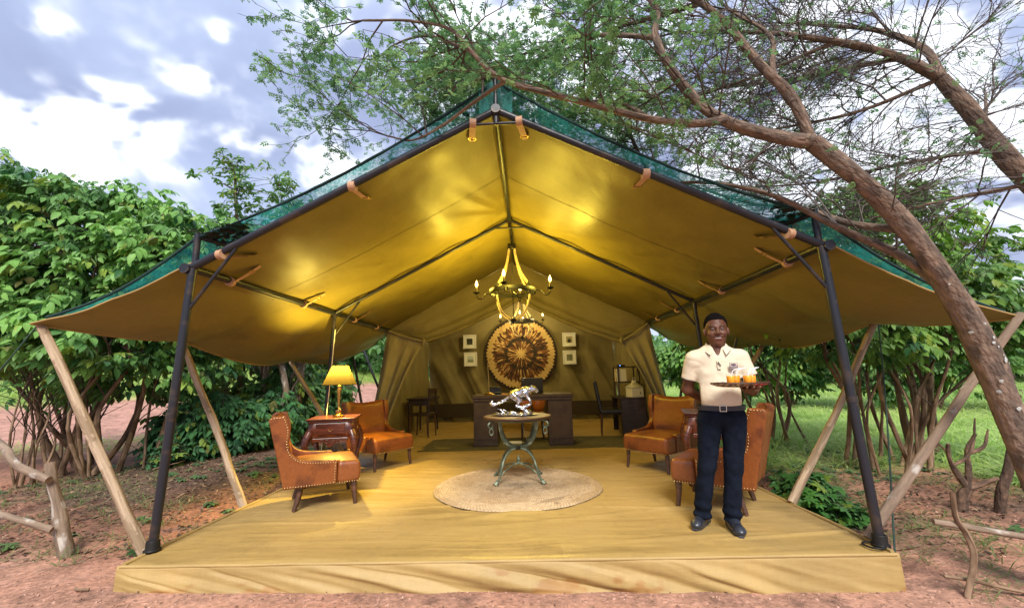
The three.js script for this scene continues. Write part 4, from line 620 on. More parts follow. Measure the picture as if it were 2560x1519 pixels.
// ================================================================== reception desk and what stands on it
{
  const t = thing('reception_desk', 'dark brown reception desk with two drawer pedestals in the tent', 'desk', [0.08, FLOOR + 0.008, -8.02]);
  part('desk_top', [box(1.80, 0.055, 0.76, 0, 0.852, 0, 0.01), box(1.76, 0.05, 0.72, 0, 0.80, 0, 0.006)], deskLeather, t);
  for (const s of [-1, 1]) {
    const p = part('pedestal', box(0.42, 0.775, 0.68, s * 0.66, 0.3875, 0, 0.01), deskLeather, t);
    part('plinth', box(0.435, 0.05, 0.695, s * 0.66, 0.026, 0, 0.006), darkWood, p);
    part('panel', box(0.34, 0.60, 0.014, s * 0.66, 0.42, 0.343, 0.004), deskLeather, p);
  }
  const dy = FLOOR + 0.008 + 0.8795;
  const lp = thing('laptop', 'open black laptop seen from behind on the desk', 'laptop', [0.26, dy, -7.98], 3 * D2R);
  part('keyboard_base', box(0.40, 0.016, 0.27, 0, 0.008, -0.13, 0.006), std([0.012, 0.012, 0.014], 0.4), lp);
  const lid = part('lid', box(0.40, 0.275, 0.011, 0, 0.137, 0, 0.005), std([0.014, 0.014, 0.017], 0.35), lp); lid.position.set(0, 0.014, 0.008); lid.rotation.x = 0.16;
  part('logo', [box(0.028, 0.006, 0.002, -0.165, 0.245, 0.0065, 0.0005).applyMatrix4(new THREE.Matrix4())], std([0.6, 0.6, 0.62], 0.3), lid);
  const dl = thing('desk_lamp', 'thin brass stem lamp standing on the left of the desk', 'lamp', [-0.52, dy, -7.82]);
  part('base', lathe([[0, 0], [0.11, 0], [0.11, 0.012], [0.06, 0.035], [0.012, 0.055]], 28), brass, dl);
  part('stem', tube(spline([[0, 0.04, 0], [-0.005, 0.3, 0], [-0.014, 0.56, 0], [0.0, 0.62, -0.01], [0.05, 0.645, -0.05]], 20), 0.008, 8), brass, dl);
  const ph = thing('desk_phone', 'small black desk phone beside the thin brass lamp', 'phone', [-0.43, dy, -7.98], 6 * D2R);
  part('phone_body', [box(0.24, 0.05, 0.2, 0, 0.025, 0, 0.012), box(0.24, 0.10, 0.03, 0, 0.09, -0.06, 0.012)], std([0.012, 0.012, 0.014], 0.3), ph);
  part('handset', [tube(spline([[-0.09, 0.10, 0.03], [-0.06, 0.125, 0.03], [0.06, 0.125, 0.03], [0.09, 0.10, 0.03]], 12), 0.017, 8)], std([0.014, 0.014, 0.016], 0.3), ph);
  const fo = thing('leather_folder', 'flat orange leather folder lying on the desk', 'folder', [-0.12, dy, -7.84], 5 * D2R);
  part('cover', [box(0.36, 0.008, 0.25, 0, 0.004, 0, 0.003), box(0.35, 0.008, 0.245, 0.002, 0.0135, 0, 0.003)], std([0.52, 0.21, 0.03], 0.5), fo);
  const pen = thing('pen_tray', 'small black pen tray lying on the orange folder', 'pen tray', [0.02, dy + 0.018, -7.84], 0.3);
  part('tray', [box(0.14, 0.014, 0.05, 0, 0.007, 0, 0.005)], blackIron, pen); part('pen', [tube([[-0.06, 0.022, 0.005], [0.06, 0.022, -0.004]], 0.006, 8)], darkWood, pen);
  const oc = thing('desk_chair', 'orange leather chair behind the desk, seen through the kneehole', 'chair', [0.25, FLOOR + 0.008, -8.75]);
  const orange = phys([0.42, 0.13, 0.018], 0.28, { clearcoat: 0.4, clearcoatRoughness: 0.2 });
  part('seat', box(0.5, 0.11, 0.48, 0, 0.45, 0.06, 0.045, 4), orange, oc);
  part('backrest', [new THREE.SphereGeometry(0.14, 20, 14).scale(1, 1.35, 0.5).translate(-0.14, 0.66, -0.2), new THREE.SphereGeometry(0.14, 20, 14).scale(1, 1.35, 0.5).translate(0.14, 0.66, -0.2), box(0.46, 0.42, 0.09, 0, 0.84, -0.24, 0.04, 3)], orange, oc);
  for (const [x, z] of [[-0.2, 0.25], [0.2, 0.25], [-0.2, -0.2], [0.2, -0.2]]) part('leg', tube([[x * 0.95, 0.42, z], [x * 1.05, 0, z * 1.1]], [0.026, 0.016], 4), legWood, oc);
  single('power_strip', [box(0.34, 0.04, 0.06, 0, 0.02, 0, 0.008), box(0.30, 0.006, 0.03, 0, 0.042, 0, 0.002), tube(spline([[0.17, 0.02, 0], [0.26, 0.012, -0.1], [0.2, 0.2, -0.3], [0.14, 0.5, -0.36]], 16), 0.004, 5)].map((g) => g), std([0.62, 0.62, 0.6], 0.5), 'white power strip on the dark mat under the desk', 'power strip').position.set(-0.12, FLOOR + 0.01, -7.95);
  const mat = sheet(40, 20, (u, v) => { const x = lerp(-1.72, 2.15, u), z = lerp(-7.36, -8.75, v), e = Math.min(u, 1 - u, v, 1 - v); return [x + 0.01 * fbm(z * 3, 1, 1, 2), FLOOR + 0.004 + 0.012 * sstep(0, 0.01, e) * 0.5 + 0.002 * fbm(x * 3, z * 3, 1, 2), z + 0.015 * fbm(x * 1.5, 2, 2, 2)]; }, 3.8, 1.4);
  single('floor_mat', mat, std(null, 0.95, { map: tex(256, 256, (u, v) => mul([0.08, 0.068, 0.026], 1 + 0.5 * pfbm(u, v, 20, 20, 4, 3) + 0.4 * pfbm(u, v, 100, 100, 1, 5))) }), 'dark green floor mat under the reception desk', 'mat');
}
// right side of the room: cabinet with shelf, books, lantern, router, dark chair
{
  const c = thing('writing_desk', 'dark wooden desk with drawers at the right inside wall', 'desk', [2.27, FLOOR + 0.004, -9.15]);
  part('desk_top', box(0.58, 0.035, 0.98, 0, 0.715, 0, 0.008), darkWood, c); part('drawer_pedestal', box(0.5, 0.70, 0.36, 0.0, 0.352, 0.28, 0.008), darkWood, c); part('end_panel', box(0.5, 0.70, 0.03, 0, 0.352, -0.46, 0.006), darkWood, c);
  for (let k = 0; k < 3; k++) { const d = part('drawer', box(0.012, 0.2, 0.31, -0.254, 0.14 + k * 0.225, 0.28, 0.004), darkWood, c); part('handle', tube([[-0.268, 0.14 + k * 0.225, 0.23], [-0.268, 0.14 + k * 0.225, 0.33]], 0.006, 6), brass, d); }
  const dt = FLOOR + 0.004 + 0.7325;
  const sh = thing('shelf_rack', 'dark two tier rack standing on the writing desk', 'rack', [2.27, dt, -9.2]);
  for (const y of [0.29, 0.60]) part('shelf', box(0.46, 0.022, 0.5, 0, y, 0, 0.004), darkWood, sh);
  for (const [x, z] of [[-0.215, -0.235], [-0.215, 0.235], [0.215, -0.235], [0.215, 0.235]]) part('post', box(0.024, 0.60, 0.024, x, 0.302, z, 0.003), darkWood, sh);
  const cols = [[0.55, 0.33, 0.10], [0.66, 0.63, 0.55], [0.60, 0.38, 0.12], [0.09, 0.06, 0.05], [0.62, 0.58, 0.5]], names = ['gold binder standing leftmost on the dark rack', 'white binder second from the left on the dark rack', 'gold binder in the middle of the row on the dark rack', 'thin dark binder fourth in the row on the dark rack', 'white binder at the right end of the row, its cover facing us'];
  cols.forEach((col, i) => { const b = thing('binder', names[i], 'binder', [2.075, dt + 0.303, -9.05 + 0.0], 0, 'binders on the dark rack'); b.position.x += 0.0; b.position.z = -9.22 + i * 0.047; part('cover', [box(0.20, 0.26, 0.040, 0.06, 0.131, 0, 0.003)], std(col, 0.5), b); part('spine_label', box(0.002, 0.10, 0.026, -0.0415, 0.14, 0, 0.0005), std([0.6, 0.55, 0.42], 0.6), b); });
  const ro = thing('router', 'small black router with a blue light on top of the dark rack', 'router', [2.14, dt + 0.612, -9.05]);
  part('router_box', box(0.16, 0.035, 0.11, 0, 0.018, 0, 0.008), std([0.01, 0.01, 0.012], 0.3), ro); part('status_light', box(0.022, 0.012, 0.004, -0.03, 0.02, 0.0565, 0.001), std([0.1, 0.2, 0.8], 0.4, { emissive: lin(0.12, 0.3, 1), emissiveIntensity: 2.5 }), ro);
  const la = thing('lantern', 'white house shaped metal lantern on the right desk by the curtain', 'lantern', [2.32, dt, -8.78], 0.3), wm = std([0.66, 0.63, 0.56], 0.5);
  part('walls', [box(0.26, 0.016, 0.26, 0, 0.01, 0, 0.004), ...[[-1, -1], [1, -1], [-1, 1], [1, 1]].map(([a, b]) => box(0.04, 0.17, 0.04, a * 0.105, 0.103, b * 0.105, 0.004)), ...[0, 1, 2, 3].flatMap((k) => [box(0.17, 0.16, 0.012, 0, 0.1, 0.118, 0.002).rotateY(k * Math.PI / 2)])], wm, la);
  part('door_slot', box(0.016, 0.05, 0.004, 0.06, 0.08, 0.1265, 0.001), blackIron, la);
  part('roof', [new THREE.ConeGeometry(0.2, 0.12, 4).rotateY(Math.PI / 4).translate(0, 0.25, 0), box(0.07, 0.05, 0.07, 0, 0.30, 0, 0.004), new THREE.TorusGeometry(0.03, 0.005, 6, 16).translate(0, 0.355, 0)], wm, la);
  const bc = thing('leather_side_chair', 'tall black leather chair facing the right writing desk', 'chair', [1.86, FLOOR + 0.004, -8.95], 82 * D2R), bl = phys([0.012, 0.011, 0.012], 0.35, {});
  part('seat', box(0.46, 0.1, 0.46, 0, 0.46, 0, 0.035, 3), bl, bc);
  const bb = part('backrest', box(0.45, 0.62, 0.075, 0, 0.32, 0, 0.03, 3), bl, bc); bb.position.set(0, 0.44, -0.2); bb.rotation.x = -0.16;
  for (const [x, z] of [[-0.19, 0.19], [0.19, 0.19], [-0.19, -0.19], [0.19, -0.19]]) part('leg', tube([[x, 0.42, z], [x * 1.08, 0, z * 1.12]], [0.024, 0.015], 4), legWood, bc);
  // left side, deep in shade
  const ld = thing('console_table', 'dark wooden console table in the shaded left corner of the room', 'table', [-2.22, FLOOR + 0.004, -9.9]);
  part('table_top', box(0.52, 0.035, 1.1, 0, 0.76, 0, 0.008), darkWood, ld); part('apron', box(0.44, 0.12, 1.0, 0, 0.68, 0, 0.006), darkWood, ld);
  for (const [x, z] of [[-0.2, 0.48], [0.2, 0.48], [-0.2, -0.48], [0.2, -0.48]]) part('leg', tube([[x, 0.66, z], [x * 1.04, 0, z * 1.03]], [0.03, 0.02], 6), darkWood, ld);
  const lc = thing('wooden_chair', 'dark wooden chair in the shaded left corner beside the curtain', 'chair', [-2.08, FLOOR + 0.004, -9.2], -100 * D2R);
  part('seat', box(0.44, 0.05, 0.44, 0, 0.46, 0, 0.015), darkWood, lc); part('backrest', [box(0.42, 0.10, 0.025, 0, 0.95, -0.24, 0.01), box(0.42, 0.08, 0.025, 0, 0.7, -0.22, 0.01), box(0.04, 0.55, 0.03, -0.19, 0.72, -0.225, 0.008), box(0.04, 0.55, 0.03, 0.19, 0.72, -0.225, 0.008), ...[-0.09, 0, 0.09].map((x) => box(0.03, 0.2, 0.015, x, 0.82, -0.23, 0.004))], darkWood, lc);
  for (const [x, z] of [[-0.19, 0.19], [0.19, 0.19], [-0.19, -0.2], [0.19, -0.2]]) part('leg', tube([[x, 0.45, z], [x * 1.06, 0, z * 1.12]], [0.022, 0.015], 6), legWood, lc);
}

// ================================================================== rough fences of cut poles
{
  const pole = (name, label, cat, pts, r, seed, mat, group) => single(name, tube(spline(pts, 18), r, 9, { wob: 0.25, seed }), mat, label, cat, group);
  const cutEnd = (g) => g;
  pole('fence_post', 'cut tree stump post with a side knot in the left foreground', 'fence post', [[-3.67, -0.08, -3.69], [-3.69, 0.12, -3.69], [-3.76, 0.3, -3.69], [-3.83, 0.48, -3.70], [-3.92, 0.7, -3.69], [-3.97, 0.86, -3.69]], (k) => 0.056 - 0.018 * k, 4, greyWood, 'rough fence posts');
  pole('fence_post', 'tall brown fence post at the left image edge by the guy rope', 'fence post', [[-5.28, -0.1, -4.3], [-5.35, 0.5, -4.3], [-5.42, 0.9, -4.32], [-5.5, 1.25, -4.3]], (k) => 0.055 - 0.015 * k, 9, stemBark, 'rough fence posts');
  pole('fence_rail', 'upper pale curved fence rail resting on the left stump post', 'fence rail', [[-5.45, 1.16, -4.2], [-4.95, 1.05, -4.0], [-4.5, 0.97, -3.78], [-4.25, 0.85, -3.68], [-3.87, 0.735, -3.62]], 0.03, 14, greyWood, 'pale fence rails on the left');
  pole('fence_rail', 'lower pale bent fence rail ending at the left stump post', 'fence rail', [[-5.2, 0.42, -3.9], [-4.6, 0.50, -3.65], [-4.25, 0.485, -3.58], [-3.95, 0.42, -3.57], [-3.76, 0.345, -3.6]], 0.025, 19, greyWood, 'pale fence rails on the left');
  pole('fence_post', 'thin crooked fence post in the right foreground', 'fence post', [[2.88, -0.12, -3.02], [2.93, 0.05, -3.05], [3.03, 0.3, -3.06], [3.02, 0.42, -3.08], [2.98, 0.5, -3.08], [3.0, 0.66, -3.1]], (k) => 0.02 - 0.006 * k, 23, stemBark, 'rough fence posts');
  pole('fence_rail', 'upper grey fence rail running off to the right edge', 'fence rail', [[2.87, 0.475, -3.13], [3.2, 0.43, -3.05], [3.6, 0.37, -2.95], [4.2, 0.3, -2.8]], (k) => 0.02 - 0.003 * k, 27, greyWood, 'fence rails on the right');
  pole('fence_rail', 'lower thin brown fence rail at the right edge', 'fence rail', [[2.85, 0.155, -3.1], [3.0, 0.13, -3.1], [3.4, 0.06, -3.02], [4.1, -0.02, -2.9]], 0.010, 31, stemBark, 'fence rails on the right');
  // fallen sticks and a scrap of paper on the soil
  const stick = (label, a, b, r, s) => pole('fallen_stick', label, 'stick', [a, [(a[0] + b[0]) / 2, (a[1] + b[1]) / 2 + 0.01, (a[2] + b[2]) / 2 + 0.03], b], r, s, stemBark, 'sticks lying on the soil');
  const gy = (x, z) => groundY(x, z) + 0.012;
  stick('short dark stick on the soil in the left foreground corner', [-2.95, gy(-2.95, -2.62), -2.62], [-2.78, gy(-2.78, -2.72), -2.72], 0.012, 3);
  stick('curled dry leaf stick left of the platform corner', [-2.98, gy(-2.98, -3.1), -3.1], [-2.86, gy(-2.86, -3.08), -3.08], 0.010, 5);
  stick('long thin stick on the bank behind the second left prop', [-4.6, gy(-4.6, -6.6), -6.6], [-4.0, gy(-4, -6.3), -6.3], 0.012, 7);
  stick('pale stick on the ground right of the platform corner', [2.95, gy(2.95, -3.75), -3.75], [3.3, gy(3.3, -3.8), -3.8], 0.010, 9);
}

// ================================================================== plants
class Twigs {                                                   // many thin tapered sticks in one geometry
  constructor(sides = 3) { this.s = sides; this.p = []; this.n = []; this.u = []; this.i = []; }
  add(pts, r0, r1) {
    const S = this.s, base = this.p.length / 3; let N = null; const T = V(), B = V();
    for (let k = 0; k < pts.length; k++) {
      T.copy(pts[Math.min(pts.length - 1, k + 1)]).sub(pts[Math.max(0, k - 1)]).normalize();
      if (!N) { N = (Math.abs(T.y) < 0.9 ? V(0, 1, 0) : V(1, 0, 0)).cross(T).normalize(); } N.addScaledVector(T, -N.dot(T)).normalize(); B.copy(T).cross(N);
      const r = lerp(r0, r1, k / (pts.length - 1));
      for (let q = 0; q < S; q++) { const a = q / S * 6.2832, c = Math.cos(a), s = Math.sin(a), x = N.x * c + B.x * s, y = N.y * c + B.y * s, z = N.z * c + B.z * s; this.p.push(pts[k].x + x * r, pts[k].y + y * r, pts[k].z + z * r); this.n.push(x, y, z); this.u.push(q * 0.02, k * 0.1); }
      if (k) for (let q = 0; q < S; q++) { const a = base + (k - 1) * S + q, b = base + (k - 1) * S + (q + 1) % S; this.i.push(a, b, b + S, a, b + S, a + S); }
    }
  }
  geo() { const g = new THREE.BufferGeometry(); g.setAttribute('position', new THREE.Float32BufferAttribute(this.p, 3)); g.setAttribute('normal', new THREE.Float32BufferAttribute(this.n, 3)); g.setAttribute('uv', new THREE.Float32BufferAttribute(this.u, 2)); g.setIndex(this.i); return g; }
}
// one leaf blade along +z, folded at the midrib and drooping to its tip
function blade(l, w, droop = 0.25, fold = 0.18, n = 4, wide = 0.45) {
  const pos = [], idx = [], uv = [];
  for (let i = 0; i <= n; i++) { const t = i / n, ww = w * 0.5 * Math.pow(Math.sin(Math.PI * Math.pow(clamp(t, 0.02, 0.98), wide < 0.5 ? 0.8 : 1.25)), 0.8), y = -droop * l * t * t, z = l * t; pos.push(-ww, y + fold * ww, z, 0, y, z, ww, y + fold * ww, z); uv.push(0, t, 0.5, t, 1, t); }
  for (let i = 0; i < n; i++) { const a = i * 3; idx.push(a, a + 3, a + 4, a, a + 4, a + 1, a + 1, a + 4, a + 5, a + 1, a + 5, a + 2); }
  const g = new THREE.BufferGeometry(); g.setAttribute('position', new THREE.Float32BufferAttribute(pos, 3)); g.setAttribute('uv', new THREE.Float32BufferAttribute(uv, 2)); g.setIndex(idx); g.computeVertexNormals(); return g;
}
// compound leaf: leaflets on a drooping stalk
function compound(nPairs, leafl, w, seed, stalk = 1) {
  const r = rng(seed), L = nPairs * leafl * 0.55 * stalk, out = [];
  const at = (t) => V(0, -0.28 * L * t * t, L * t);
  for (let i = 0; i <= nPairs; i++) {
    const t = (i + 0.7) / (nPairs + 0.7), p = at(t), sc = 0.8 + 0.35 * r();
    if (i === nPairs) out.push(blade(leafl * 1.1, w * 1.1, 0.35).rotateX(0.35).translate(p.x, p.y, p.z));
    else for (const s of [-1, 1]) out.push(blade(leafl * sc, w * sc, 0.35 + 0.2 * r()).rotateX(0.2 + 0.3 * r()).rotateZ(-s * 0.25).rotateY(s * (0.95 + 0.3 * r())).translate(p.x, p.y, p.z));
  }
  const tw = new Twigs(3); tw.add([at(0), at(0.5), at(1)], 0.004, 0.002); out.push(tw.geo());
  return M(...out);
}
const leafTex = tex(128, 256, (u, v) => { const rib = Math.exp(-(((u - 0.5) / 0.035) ** 2)), vein = Math.max(0, Math.sin((v * 9 + Math.abs(u - 0.5) * 5) * 6.283)) ** 6; return mul([1, 1, 1], 0.86 + 0.3 * rib + 0.13 * vein + 0.25 * pfbm(u, v, 6, 10, 3, 4)); });
const plantLeaf = leafMat(null); plantLeaf.map = leafTex;
const fineLeaf = leafMat(null); fineLeaf.transmission = 0.55;
const shade = (a, b, t) => lin(...mix(a, b, t));
function scatter(name, parent, geo, mat, list, extra = { kind: 'stuff' }) {
  const m = new THREE.InstancedMesh(geo, mat, list.length), o = new THREE.Object3D(); o.rotation.order = 'YXZ';
  list.forEach((q, i) => { o.position.copy(q.p); o.rotation.set(q.rx || 0, q.ry || 0, q.rz || 0); o.scale.setScalar(q.s); o.updateMatrix(); m.setMatrixAt(i, o.matrix); m.setColorAt(i, q.c); });
  m.name = name; m.castShadow = m.receiveShadow = true; Object.assign(m.userData, extra); parent.add(m); return m;
}
/* a leafy shrub or tree: stems fan out from the base into crowns (ellipsoids), clumps of leaves sit through the crowns */
function shrub(o) {
  const r = rng(o.seed), t = thing(o.name, o.label, o.category || 'shrub', o.base, 0, o.group), B = V(...o.base);
  const gs = () => (r() + r() + r() - 1.5) * 0.9;
  const stemPts = [], tw = new Twigs(3), leaves = [];
  for (let i = 0; i < o.stems; i++) {
    const cr = o.crowns[i % o.crowns.length], tgt = V(cr.c[0] + gs() * cr.r[0] * 0.7, cr.c[1] + (r() - 0.35) * cr.r[1] * 0.8, cr.c[2] + gs() * cr.r[2] * 0.7);
    const a = Math.atan2(tgt.z - B.z, tgt.x - B.x) + gs() * 0.5, sp = (o.spread || 0.25) * (0.25 + 0.75 * Math.sqrt(r())), st = B.clone().add(V(Math.cos(a) * sp, -0.08, Math.sin(a) * sp));
    const m1 = st.clone().lerp(tgt, 0.3).add(V(gs() * 0.28, 0.12 * tgt.y, gs() * 0.28)), m2 = st.clone().lerp(tgt, 0.68).add(V(gs() * 0.3, 0.10 * tgt.y, gs() * 0.3));
    const pts = spline([st, m1, m2, tgt], 14), rad = (o.stemR || 0.05) * (0.6 + 0.7 * r());
    stemPts.push(...pts.slice(5));
    part(i && o.stems > 3 ? 'stem' : (o.stems > 3 ? 'stem' : 'trunk'), tube(pts.map((p) => p.clone().sub(B)), (k) => rad * lerp(1, 0.25, k), 8, { wob: 0.3, seed: i * 3 + o.seed }), o.bark || stemBark, t);
    for (let q = 0; q < (o.side ?? 2); q++) { const k = 4 + Math.floor(r() * 9), s0 = pts[k], e = s0.clone().add(V(gs() * 0.7, 0.25 + 0.5 * r(), gs() * 0.6)); tw.add(spline([s0.clone().sub(B), s0.clone().lerp(e, 0.5).add(V(gs() * 0.08, 0.05, gs() * 0.08)).sub(B), e.sub(B)], 4), rad * 0.32, 0.005); }
  }
  for (const cr of o.crowns) for (let i = 0; i < cr.n; i++) {
    const u = r() * 2 - 1, a = r() * 6.28, q = Math.sqrt(1 - u * u), rr = Math.cbrt(lerp(o.core || 0.12, 1, r())) * (1 + 0.28 * fbm(u * 2 + cr.c[0], q * Math.cos(a) * 2, q * Math.sin(a) * 2 + o.seed, 3));
    const d = V(q * Math.cos(a), u, q * Math.sin(a)), c = V(cr.c[0] + d.x * cr.r[0] * rr, cr.c[1] + d.y * cr.r[1] * rr, cr.c[2] + d.z * cr.r[2] * rr);
    if (c.y < 0.05) continue;
    let best = stemPts[0], bd = 1e9; for (const s of stemPts) { const dd = s.distanceToSquared(c); if (dd < bd) { bd = dd; best = s; } }
    tw.add(spline([best.clone().sub(B), best.clone().lerp(c, 0.5).add(V(gs() * 0.12, 0.08, gs() * 0.12)).sub(B), c.clone().sub(B)], 4), Math.min(0.014, 0.004 + 0.006 * Math.sqrt(bd)), 0.003);
    const tone = clamp(0.58 + 0.5 * fbm(c.x * 1.3, c.y * 1.3, c.z * 1.3 + o.seed, 3) * 1.6 + (r() - 0.5) * 0.35), face = Math.atan2(d.x, d.z);
    const per = o.per[0] + Math.floor(r() * (o.per[1] - o.per[0] + 1)), sp = o.clump * (0.7 + 0.6 * r());
    for (let k = 0; k < per; k++) {
      const p = V(c.x + gs() * sp, c.y + gs() * sp * 0.75, c.z + gs() * sp), yw = face + gs() * 1.9, pitch = 0.15 + 0.55 * r() + (o.droop || 0);
      leaves.push({ p: p.sub(B), rx: pitch - (r() < 0.3 ? 0.5 : 0), ry: yw, rz: gs() * 0.7, s: lerp(o.size[0], o.size[1], r() ** 1.3), c: shade(o.dark, o.light, clamp(tone + (r() - 0.5) * 0.4)).lerp(lin(0.34, 0.42, 0.04), r() < 0.13 ? 0.6 : 0).lerp(lin(0.16, 0.10, 0.04), r() < 0.02 ? 0.7 : 0) });
    }
  }
  if (tw.i.length) part('twigs', tw.geo(), o.twig || twigBark, t, { kind: 'stuff' });
  if (o.single) {                                                // the leaves that show largest are parts of their own
    const cam = camera.position.clone().sub(B); leaves.sort((a, b) => a.p.distanceTo(cam) / a.s - b.p.distanceTo(cam) / b.s);
    const mats = [0, 0.25, 0.5, 0.75, 1].map((k) => { const m = plantLeaf.clone(); m.color = shade(o.dark, o.light, k); return m; });
    for (const q of leaves.splice(0, o.single)) { const m = part('leaf', o.leaf, mats[Math.floor(r() * 4.99)], t); m.rotation.order = 'YXZ'; m.position.copy(q.p); m.rotation.set(q.rx, q.ry, q.rz); m.scale.setScalar(q.s); }
  }
  if (o.leaf === bigSpray) { const small = leaves.filter((q, i) => i % 5 < 2), rest = leaves.filter((q, i) => i % 5 >= 2); scatter('crown', t, o.leaf, plantLeaf, rest); scatter('crown', t, midSpray, plantLeaf, small); } else scatter('crown', t, o.leaf, o.mat || plantLeaf, leaves);
  return t;
}
const G1 = [0.045, 0.17, 0.05], G2 = [0.28, 0.56, 0.12];
const bigSpray = compound(2, 0.115, 0.062, 5), midSpray = compound(3, 0.10, 0.055, 6), smallLeaf = M(blade(0.09, 0.045), blade(0.08, 0.04).rotateY(1.3).translate(0.01, 0, 0.02), blade(0.085, 0.042).rotateY(-1.2).translate(-0.01, 0, 0.03), blade(0.07, 0.036).rotateY(0.4).rotateX(0.4).translate(0, 0.01, 0.06));
const herbSpray = M(...[0, 1, 2, 3, 4, 5, 6].map((i) => blade(0.07 + 0.012 * (i % 3), 0.042, 0.4).rotateX(-0.35 + 0.12 * (i % 4)).rotateY(i * 0.9)));

// left of the tent
shrub({ name: 'broadleaf_shrub', label: 'huge broad-leaved shrub with many stems filling the left side', base: [-6.7, groundY(-6.7, -7.3), -7.3], seed: 11, stems: 17, stemR: 0.04, spread: 1.0, side: 5, per: [12, 18], clump: 0.25, size: [0.6, 1.4], leaf: bigSpray, dark: G1, light: G2, single: 260, core: 0.2,
  crowns: [{ c: [-7.3, 3.6, -6.8], r: [1.9, 1.45, 1.4], n: 270 }, { c: [-5.75, 3.35, -7.0], r: [1.25, 1.25, 1.1], n: 130 }, { c: [-9.3, 4.0, -6.9], r: [1.7, 1.8, 1.5], n: 150 }, { c: [-6.5, 2.35, -6.2], r: [1.7, 0.55, 0.8], n: 80 }, { c: [-8.6, 2.4, -6.6], r: [1.4, 0.7, 0.9], n: 60 }, { c: [-6.3, 1.75, -6.9], r: [1.5, 0.5, 0.7], n: 38 }] });
shrub({ name: 'broadleaf_shrub', label: 'thin twiggy sapling with few leaves before the huge left shrub', base: [-6.9, groundY(-6.9, -6.2), -6.2], seed: 19, stems: 6, stemR: 0.022, spread: 0.25, side: 7, per: [2, 4], clump: 0.16, size: [0.6, 0.9], leaf: bigSpray, dark: G1, light: G2, crowns: [{ c: [-7.1, 1.45, -6.1], r: [0.75, 0.55, 0.5], n: 16 }] });
shrub({ name: 'slim_tree', label: 'slim tree with small oval leaves rising above the left roof edge', category: 'tree', base: [-6.0, groundY(-6, -9.6), -9.6], seed: 23, stems: 3, stemR: 0.06, side: 12, per: [5, 9], clump: 0.2, size: [0.9, 1.5], leaf: smallLeaf, dark: [0.05, 0.15, 0.05], light: [0.2, 0.4, 0.10], crowns: [{ c: [-6.0, 5.35, -9.2], r: [0.95, 1.15, 0.7], n: 90 }, { c: [-5.2, 5.3, -9.2], r: [0.5, 0.9, 0.5], n: 30 }, { c: [-6.9, 6.55, -9.1], r: [0.65, 0.28, 0.3], n: 14 }] });
shrub({ name: 'grey_trunk_tree', label: 'tree with clustered grey trunks behind the left wing', category: 'tree', base: [-5.0, groundY(-5, -8.7), -8.7], seed: 31, stems: 9, stemR: 0.075, spread: 0.4, side: 5, bark: greyWood, per: [9, 14], clump: 0.22, size: [0.8, 1.3], leaf: midSpray, dark: G1, light: [0.15, 0.32, 0.07], crowns: [{ c: [-5.2, 2.9, -8.7], r: [1.5, 0.9, 1.0], n: 90 }, { c: [-5.0, 1.15, -8.9], r: [0.7, 0.5, 0.5], n: 40 }] });
shrub({ name: 'low_bush', label: 'low dark green bush behind the left front post', base: [-5.35, groundY(-5.35, -7.7), -7.7], seed: 37, stems: 8, stemR: 0.02, spread: 0.5, per: [10, 15], clump: 0.17, size: [0.7, 1.15], leaf: midSpray, dark: [0.025, 0.12, 0.05], light: [0.10, 0.30, 0.09], crowns: [{ c: [-5.5, 0.72, -7.6], r: [0.95, 0.62, 0.6], n: 130 }, { c: [-4.75, 0.85, -8.1], r: [0.5, 0.5, 0.45], n: 55 }], group: 'low bushes under the left wing' });
shrub({ name: 'low_bush', label: 'bright green bush right behind the table lamp', base: [-5.1, groundY(-5.1, -10.3), -10.3], seed: 43, stems: 8, stemR: 0.02, spread: 0.5, per: [10, 15], clump: 0.2, size: [0.8, 1.3], leaf: midSpray, dark: [0.04, 0.16, 0.05], light: [0.2, 0.42, 0.10], crowns: [{ c: [-5.1, 0.95, -10.2], r: [0.95, 0.85, 0.7], n: 130 }], group: 'low bushes under the left wing' });
shrub({ name: 'low_bush', label: 'airy bush with the red road showing through behind the second left prop', base: [-6.4, groundY(-6.4, -10), -10], seed: 47, stems: 8, stemR: 0.03, spread: 0.6, per: [7, 10], clump: 0.3, size: [0.9, 1.4], leaf: midSpray, dark: [0.04, 0.13, 0.035], light: [0.2, 0.36, 0.07], crowns: [{ c: [-6.5, 2.0, -9.9], r: [1.7, 0.95, 0.7], n: 70 }, { c: [-6.0, 0.9, -9.6], r: [1.3, 0.5, 0.5], n: 45 }], group: 'low bushes under the left wing' });
